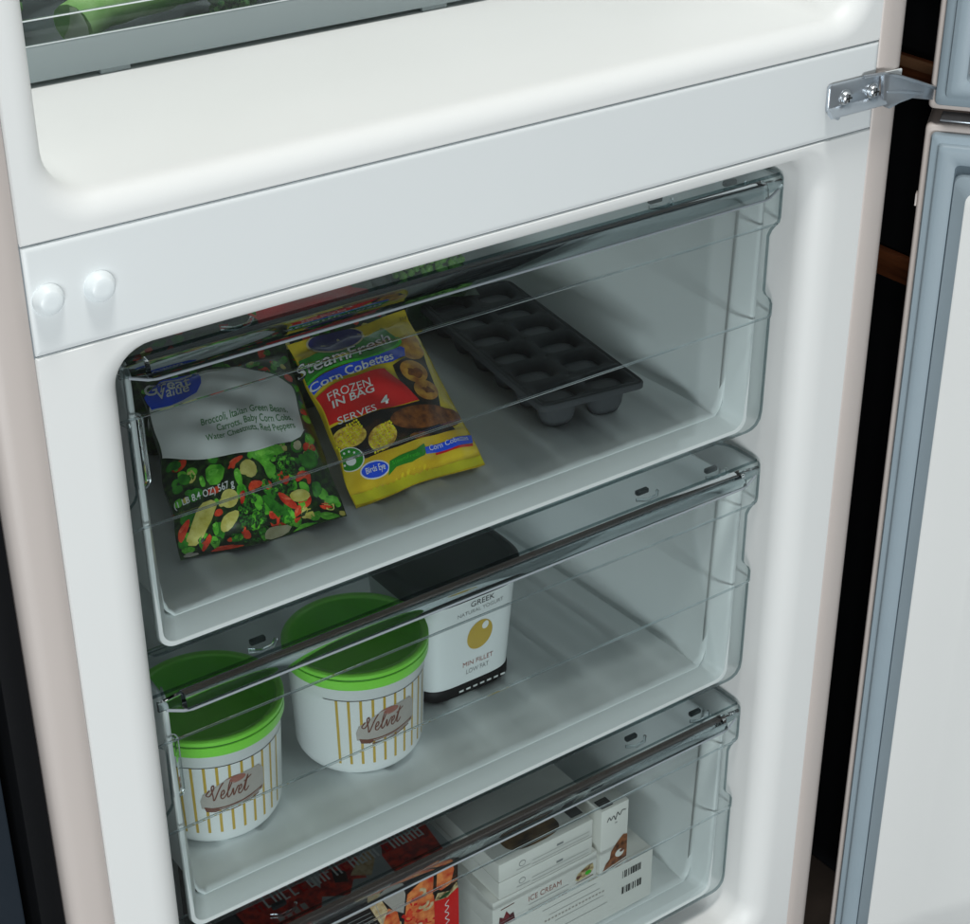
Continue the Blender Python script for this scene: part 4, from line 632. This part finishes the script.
for i in range(NX):
    for j in range(NY):
        mi_ = MB(); x0, y0 = 3+i*CW, 3+j*31.0
        qq = lambda e, z, rad: [(a, b, z) for a, b in rrect(x0+e, x0+CW-e, y0+e, y0+31-e, rad, 4)]
        mi_.loft([qq(5.6, 16.5, 8), qq(5.6, 19, 8), qq(7.5, 20.2, 7.6), qq(11, 20.6, 4)], 0, True, True, True); mi_.build('ice_cube', MT['ice'], it)
X1, Y1 = 6+NX*CW, 6+NY*31.0
m.loft([[(a, b, z) for a, b in rrect(e, X1-e, e, Y1-e, 6, 4)] for e, z in ((3.2, 25), (.6, 25), (0, 24.2), (0, 21.5), (.8, 21), (2.5, 21))], 0, True)
m.build('tray_body', MT['silicone'], it, solid=.9)

# ------------------------------------------------------------------ tubs and yogurt in the middle drawer
ZF2 = -456.2
MT['tub'] = plain('white_tub_plastic', (.80, .82, .82), .32, var=.02, scale=20); MT['lid'] = plain('lime_lid_plastic', (.26, .78, .08), .3, var=.03, scale=30)
MT['lid_in'] = plain('green_lid_recess', (.28, .84, .09), .34, var=.05, scale=30); MT['groove'] = plain('lid_groove', (.02, .13, .01), .5)
RB, RT, TH = 43.0, 48.5, 89.0
def rad_at(z): return RB+(RT-1.8-RB)*max(0, min(1, z/TH)) - (max(0, 12-z)/12)**2*7.0
def velvet(pr, x, z, s_, ink):
    W = {'V': [(0, .75), (-.25, .45), (.05, .35), (.35, .8), (.3, 1.05), (.15, .9), (.35, .35), (.5, 0), (.85, .75), (1.15, 1.15)],
         'e': [(1.0, .22), (1.3, .38), (1.25, .6), (1.08, .5), (1.05, .15), (1.25, .02), (1.5, .2)],
         'l': [(1.5, .2), (1.85, .85), (1.85, 1.15), (1.7, 1.0), (1.62, .25), (1.75, .02), (2.0, .25)],
         'v': [(2.0, .25), (2.1, .55), (2.2, .05), (2.45, .5), (2.6, .62)],
         'f': [(2.6, .25), (2.85, .38), (2.82, .6), (2.65, .5), (2.62, .15), (2.8, .02), (3.05, .2)],
         't': [(3.05, .2), (3.4, 1.1), (3.2, .2), (3.35, .03), (3.6, .25)], 'b': [(3.05, .72), (3.3, .78), (3.75, .95)]}
    for pts in W.values(): pr.stroke([(x+a*s_+b*s_*.22, z+b*s_*1.25+a*s_*.06) for a, b in pts], .85*s_/9.0, ink, 3)
def tub(label, cx, cyy, turn):
    root = empty('ice_cream_tub', (cx, cyy, ZF2), label, 'tub', 'green lidded tubs in the middle drawer')
    m = MB(); prof = [(0, 1.5), (RB-16, 1.2), (RB-13, 0), (RB-9, .2)]+[(rad_at(z), z) for z in (1.5, 3, 5, 8, 11, 14, 22, 40, 60, TH-14)]+[(RT-1.5, TH-13.5), (RT-1.5, TH-8)]
    m.lathe(prof); m.build('body', MT['tub'], root)
    m = MB(); m.lathe([(RT-1.2, TH-12.5), (RT-.2, TH-12.3), (RT+.2, TH-11.5), (RT+.4, TH-5.2), (RT-.3, TH-4.9)]); m.lathe([(RT-.3, TH-4.0), (RT+.5, TH-3.6), (RT+.4, TH-1.2), (RT-.6, TH-.2), (RT-2.4, TH), (RT-4.2, TH-.5), (RT-4.9, TH-1.8)])
    m.build('lid_rim', MT['lid'], root)
    m = MB(); m.lathe([(RT-.3, TH-4.9), (RT-.6, TH-4.45), (RT-.3, TH-4.0)]); m.build('lid_groove', MT['groove'], root)
    m = MB(); m.lathe([(RT-4.9, TH-1.8), (RT-6, TH-14), (RT-6.8, TH-19), (RT-8, TH-21), (RT-11, TH-21.8), (RT-16, TH-21), (.02, TH-20.6)]); m.build('lid_recess', MT['lid_in'], root)
    def mp(th, z, o):
        w = math.radians(th+turn); rr = rad_at(z)+o; return Vector((rr*math.sin(w), -rr*math.cos(w), z))
    pr = Print(mp, 3.5, (.80, 1)); pr.lift = .1
    for k in range(10):
        t = -48.5+k*10.0; pr.rect(t-1.15, t+1.15, 13.5, 66.4, INK['gold'], 0)
    pr.stroke([(-60, 66.4), (-30, 66.6), (0, 66.6), (30, 66.6), (56, 67)], .55, INK['dark_grey'], 1)
    pr.poly([(-33, 34), (-20, 32), (0, 33.5), (20, 36.5), (22, 40), (21.5, 53), (17, 57.5), (0, 57), (-17, 53), (-31, 45.5), (-33.5, 40)], INK['taupe'], 1.6)
    pr.ell(-4.5, 54.2, 9, 2.8, INK['rose'], 2.2, .05); pr.ell(-9, 53.6, 5, 2.0, INK['taupe'], 2.7); pr.ell(-6, 54.0, 3.5, 1.6, INK['rose'], 3)
    velvet(pr, -27, 40.0, 11.5*.8, INK['brown'])
    pr.sc = (.80, 1)
    pr.poly([(-31, 35.2), (-29.5, 31.2), (-22, 30.6), (-18, 32), (0, 33.6), (19, 37.4), (20.5, 39.6), (0, 36), (-15, 34.4), (-24, 34.2)], INK['brown'], 2.4)
    pr.stroke([(-20, 30.2), (-5, 31.4), (16, 35.2)], .9, INK['brown'], 2.2); pr.stroke([(-19, 32.9), (0, 34.6), (17, 37.8)], .6, INK['taupe'], 3)
    pr.build('printed_label', root); return root
tub('white ice cream tub with lime green lid between other tub and yogurt pot', -45.5, 113.5, 0)
tub('white ice cream tub with lime green lid, leftmost of the two tubs', -157.5, 111, -3.5)
yg = empty('yogurt_tub', (48, 150, ZF2), 'square white yogurt pot with black lid and black base band', 'yogurt pot')
MT['pot'] = plain('white_pot_plastic', (.80, .83, .83), .35, var=.015); MT['pot_black'] = plain('black_pot_plastic', (.005, .005, .006), .55, spec=.25)
hx = lambda z: 37.5+6.0*z/88.0
sq = lambda h, z, e=4.6, k=1.0: [(a, b, z) for a, b in superell(0, 0, h, h*k, e)]
m = MB(); m.loft([sq(hx(z), z) for z in (11, 11.6, 30, 60, 84)], 0, True); m.build('body', MT['pot'], yg)
m = MB(); m.loft([sq(32, .2), sq(36, 0), sq(37.6, .9), sq(38.6, 2.4), sq(38.9, 9.5), sq(38.3, 10.9), sq(37.0, 11)], 0, True, True); m.build('base_band', MT['pot_black'], yg)
m = MB(); m.loft([sq(43.6, 84.5), sq(44.8, 84.2), sq(45.6, 85.2), sq(46.3, 97), sq(45.7, 100.5), sq(44, 102.2), sq(42, 102.4), sq(41, 101.4), sq(40, 99.8), sq(20, 99.6)], 0, True, False, True); m.build('lid', MT['pot_black'], yg)
def ymap(x, z, o):
    h = hx(z); x = max(-h*.97, min(h*.97, x)); return Vector((x, -(h*(1-abs(x/h)**4.6)**(1/4.6))-o, z))
pr = Print(ymap, 5); pr.lift = .1
pr.text('GREEK', (-4, 76.5), (16, 77.0), (-4, 81.0), INK['dark_grey'], 1); pr.text('NATURAL YOGURT', (-15, 71.0), (24, 71.6), (-15, 74.0), INK['grey'], 1)
pr.ell(4.6, 50, 10.6, 12.2, INK['gold'], 1, -.35, 36); pr.ell(9, 56.6, 2.7, 3.3, INK['white'], 2, -.3)
pr.text('MIN FILLET', (-9, 25.6), (17, 25.6), (-9, 29.6), INK['rose'], 1); pr.text('LOW FAT', (-6, 18.6), (13.5, 18.6), (-6, 22.6), INK['grey'], 1)
pr.build('printed_label', yg)
m = MB()
for k in range(7): m.box(-12+k*6, -8.4+k*6, -39.15, -38.9, 5, 6.4)
m.build('printed_base_text', INK['white'], yg)

# ------------------------------------------------------------------ boxes in the bottom drawer
ZF3 = -662.6; YF = 45.0
MT['carton'] = plain('white_carton', (.81, .80, .755), .55, var=.03, scale=15, bump=.04, bscale=500); MT['window'] = mottled('carton_window_print', (.07, .035, .012), (.36, .20, .07), 60, .3, .35, .65)
def carton(name, label, x0, x1, z0, z1, depth, cat, group=None, mat=None):
    root = empty(name, ((x0+x1)/2, YF, z0), label, cat, group); w = (x1-x0)/2
    m = MB(); m.box(-w, w, 0, depth, 0, z1-z0, .9); m.build('carton', mat or MT['carton'], root)
    pr = Print(lambda a, b, o: Vector((a-(x0+x1)/2, -o, b-z0)), 30); pr.lift = .06
    return root, pr
G3 = 'white ice cream boxes in the bottom drawer'
bc, pr = carton('ice_cream_box', 'long low white box with barcodes, undermost of the ice cream stack', 18, 168, ZF3, -615.5, 150, 'food box', G3)
def barcode(pr, x0, z0, w, h, tilt):
    rn = random.Random(int(x0*7+z0)); x = x0
    while x < x0+w:
        ww = rn.choice((.5, .8, 1.3, 1.9)); pr.poly([(x, z0+(x-x0)*tilt), (x+ww, z0+(x-x0)*tilt), (x+ww, z0+h+(x-x0)*tilt), (x, z0+h+(x-x0)*tilt)], INK['black'], 1); x += ww+rn.choice((.5, .7, 1.2))
barcode(pr, 138, -630, 18, 7, 0); barcode(pr, 138, -646, 18, 7, 0)
for k, z in enumerate((-621, -628, -637, -646)): pr.stroke([(62+6*k, z), (112+4*k, z)], .4, INK['grey'], 1)
for k in range(18): pr.rect(64+k*3.2, 66+k*3.2, -633.2-(k % 2)*.3, -631.8, INK['taupe'], 1)
pr.build('printed_front', bc)
bb, pr = carton('ice_cream_box', 'white box printed ICE CREAM with a wafer picture, middle of the stack', 17, 112.5, -615.3, -589.3, 112, 'food box', G3)
pr.text('ICE CREAM', (49, -604.5), (79, -604.5), (49, -599.5), INK['rose'], 1)
for z in (-607.6, -612.6): pr.stroke([(49, z), (86, z)], .45, INK['grey'], 1)
WAF = mottled('wafer_print', (.18, .09, .03), (.66, .54, .30), 260, .4, .4, .58); PLUM = mottled('plum_print', (.07, .004, .01), (.22, .02, .03), 150, .4)
pr.poly([(92, -607.5), (94, -602.5), (104, -598.5), (108.5, -598.8), (109.5, -604), (106, -608.5), (95, -609.8)], WAF, 1); pr.ell(104, -605.5, 2.8, 2.0, INK['leaf'], 2); pr.ell(95, -606, 2, 1.6, INK['brown'], 2)
pr.stroke([(93, -611), (109, -610.2)], .7, INK['brown'], 1)
pr.poly([(22, -615), (23, -605.5), (26.5, -608), (29, -602.5), (32, -607.5), (35.5, -606.5), (37, -615)], PLUM, 1); pr.stroke([(24, -599), (36, -598.4)], .8, INK['brown'], 1)
pr.build('printed_front', bb)
for k, (z0, z1, lab) in enumerate(((-589.1, -573.1, 'thin white box with line drawings, just above the ICE CREAM printed box'), (-572.9, -556.6, 'thin white box with a dark oval window on top, uppermost of stack'))):
    ba, pr = carton('ice_cream_box', lab, 22.5, 107.5, z0, z1, 108, 'food box', G3)
    for q in (3.0, 6.4): pr.stroke([(52, z0+q), (104, z0+q)], .35, INK['grey'], 1)
    pr.ell(43, z0+8.6, 3, 2.6, INK['grey'], 1); pr.ell(43, z0+8.6, 2.5, 2.1, MT['carton'], 1.6); pr.stroke([(38, z0+4.4), (50, z0+4.2)], .4, INK['grey'], 1)
    pr.rect(74, 80, z0+8, z0+10, INK['grey'], 1); pr.build('printed_front', ba)
    if k == 1:
        p2 = Print(lambda a, b, o: Vector((a-65, b-YF, z1-z0+o-.1)), 30); p2.poly([(x, y) for x, y in superell(61, 61, 24, 12.5, 2.8, 30)], MT['window'], 0)
        p2.rect(95, 106, 55, 72, INK['dark_grey'], 0); p2.build('printed_top', ba)
bd, pr = carton('chocolate_box', 'small upright white box with chocolate picture standing beside the ice cream stack', 115.5, 141.5, -615.3, -554.5, 34, 'food box')
CH = mottled('chocolate_print', (.06, .016, .007), (.34, .12, .045), 220, .35, .35, .6)
pr.poly([(118.2, -613), (121, -607), (124.5, -604), (126, -597), (130, -592), (133, -589), (137, -585.5), (141, -587), (141, -609), (133, -610.5)], CH, 1)
pr.ell(134, -602, 4.2, 3.6, MT['carton'], 2); pr.ell(136, -600.5, 2, 1.5, INK['brown'], 2.4); pr.stroke([(118.2, -614.4), (128, -613), (141, -611)], .8, INK['brown'], 2)
pr.stroke([(121, -566.5), (123, -563), (124.5, -566.2), (127, -563.2), (129, -567.5), (130.5, -561.5), (133, -565), (135, -561.5), (138.5, -562.5)], .8, INK['dark_grey'], 1); pr.ell(129.5, -570.5, 1.3, .5, INK['grey'], 1)
pr.build('printed_front', bd)
p2 = Print(lambda a, b, o: Vector((a-128.5, b-YF, 60.8+o-.1)), 30); p2.rect(117.6, 128.6, 47.5, 57.5, INK['black'], 0); p2.build('printed_top', bd)
# red and black meal box
MT['meal'] = plain('dark_meal_carton', (.012, .010, .011), .3, coat=.4); SHR = mottled('shrimp_print', (.60, .03, .012), (.95, .32, .09), 120, .3, .35, .62, .3)
MT['meal_top'] = mottled('meal_top_print', (.40, .41, .41), (.55, .56, .56), 30, .3)
DRED = mottled('beef_print', (.25, .012, .010), (.75, .06, .035), 150, .3, .4, .6)
mb_, pr = carton('frozen_meal_box', 'black and red frozen meal box with prawn pictures and a pale band', -168, -12.5, ZF3, -523, 118, 'food box', None, MT['meal'])
pr.lift = .05
pr.poly([(-58, -655), (-58, -566), (-54.5, -541), (-33, -530), (-33, -655)], SHR, 1)
rn = random.Random(3); CRM = mottled('prawn_cream_print', (.5, .32, .14), (.74, .58, .36), 200, .3); HOT = mottled('chilli_print', (.55, .012, .008), (.85, .08, .03), 150, .3)
for k in range(30):
    x, z = rn.uniform(-56, -36), rn.uniform(-600, -540); mm = rn.choice((CRM, HOT, HOT, SHR, INK['red']))
    a0 = rn.uniform(0, 6); pr.stroke([(x+4*math.cos(a0+t), z+3.4*math.sin(a0+t)) for t in (0, .7, 1.4, 2.1, 2.8)], rn.uniform(1.4, 2.6), mm, 2+k*.06)
pr.rect(-33, -12.6, ZF3+1, -557, INK['red'], 4.4)
pr.poly([(-34, -552), (-33, -536), (-28, -525), (-16, -524.5), (-12.8, -531), (-13, -548), (-17, -556), (-29, -559)], VEG['night'], 5)
pr.poly([(-31, -548), (-30, -533), (-25, -527), (-19, -528), (-16, -538), (-19, -550), (-27, -552)], SHR, 6)
pr.poly([(-33, -559), (-30, -553), (-20, -556), (-14, -551), (-13, -556), (-22, -561)], WAF, 6.4); pr.ell(-24, -558, 5, 1.6, INK['dark_green'], 7, .2)
pr.stroke([(-22.5-1.6*math.sin(k*1.9), -600+k*1.9) for k in range(20)], .7, INK['white'], 6)
pr.poly([(-167, -523.2), (-122, -523.2), (-124, -548), (-140, -575), (-167, -590)], DRED, 1); pr.poly([(-160, -530), (-140, -527), (-134, -545), (-150, -556)], CRM, 2); pr.rect(-118, -84, -600, -578, INK['red'], 1)
pr.poly([(-84, -523.2), (-60, -523.2), (-56, -540), (-58, -556), (-66, -549), (-74, -536)], INK['taupe'], 1); pr.poly([(-90, -523.2), (-80, -523.2), (-68, -552), (-60, -563), (-61, -585), (-74, -562)], CRM, .6)
pr.poly([(-76, -560), (-70, -545), (-63, -552), (-60, -570), (-64, -582)], SHR, 1.4)
for k in range(7): pr.stroke([(-118, -541-k*4), (-84+1.5*k, -541-k*4)], .55, INK['grey'], 1)
for a in (((-120, -536), (-80, -536)), ((-120, -536), (-120, -572)), ((-80, -536), (-70, -572))): pr.stroke(a, .6, INK['taupe'], 1)
pr.build('printed_front', mb_)
p2 = Print(lambda a, b, o: Vector((a+90.25, b-YF, ZF3*-1-523+o-.1)), 40); p2.lift = .05
p2.poly([(-128, 46), (-70, 46), (-30, 46), (-13, 46), (-13, 140), (-40, 150), (-80, 130), (-112, 96)], MT['meal_top'], 0)
p2.poly([(-166, 47), (-120, 47), (-108, 66), (-116, 92), (-90, 100), (-60, 128), (-14, 142), (-14, 160), (-166, 160)], DRED, .4)
p2.poly([(-160, 96), (-130, 100), (-110, 118), (-140, 134)], CRM, 1); p2.poly([(-100, 110), (-70, 128), (-90, 144), (-112, 132)], HOT, 1)
p2.poly([(-60, 48), (-38, 46), (-20, 52), (-16, 80), (-30, 96), (-48, 88), (-58, 70)], DRED, 1)
p2.poly([(-112, 60), (-96, 50), (-86, 62), (-78, 58), (-72, 80), (-84, 92), (-100, 84)], DRED, 1)
p2.poly([(-86, 66), (-74, 58), (-64, 70), (-60, 84), (-72, 78)], CRM, 2); p2.poly([(-98, 66), (-90, 62), (-86, 72), (-94, 78)], VEG['night'], 2)
for k in range(7): p2.poly([(-66+3*math.cos(k), 96+k*6), (-58, 94+k*6), (-52, 100+k*6), (-60, 104+k*6)], (HOT, DRED, CRM)[k % 3], 2+.1*k)
for k in range(6): p2.stroke([(-70, 92+k*3.4), (-48, 90+k*3.4)], .5, INK['dark_grey'], 3)
rl_ = random.Random(11)
for k in range(20):                                   # row of worn capital-like marks along the back edge of the box top
    x, ink = -152+k*6.6, INK['white' if k % 5 else 'red']
    p2.stroke([(x, 71), (x, 85)], 1.5, ink, 3, 1)
    for z in rl_.sample((72, 78, 84.5), rl_.choice((1, 2, 2))): p2.stroke([(x, z), (x+3.4, z)], 1.4, ink, 3, 1)
    if rl_.random() < .5: p2.stroke([(x+3.5, 71), (x+3.5, 85)], 1.5, ink, 3, 1)
for k in range(4): p2.rect(-146+k*6, -142+k*6, 56, 62, INK['taupe'], 1)
p2.build('printed_top', mb_)
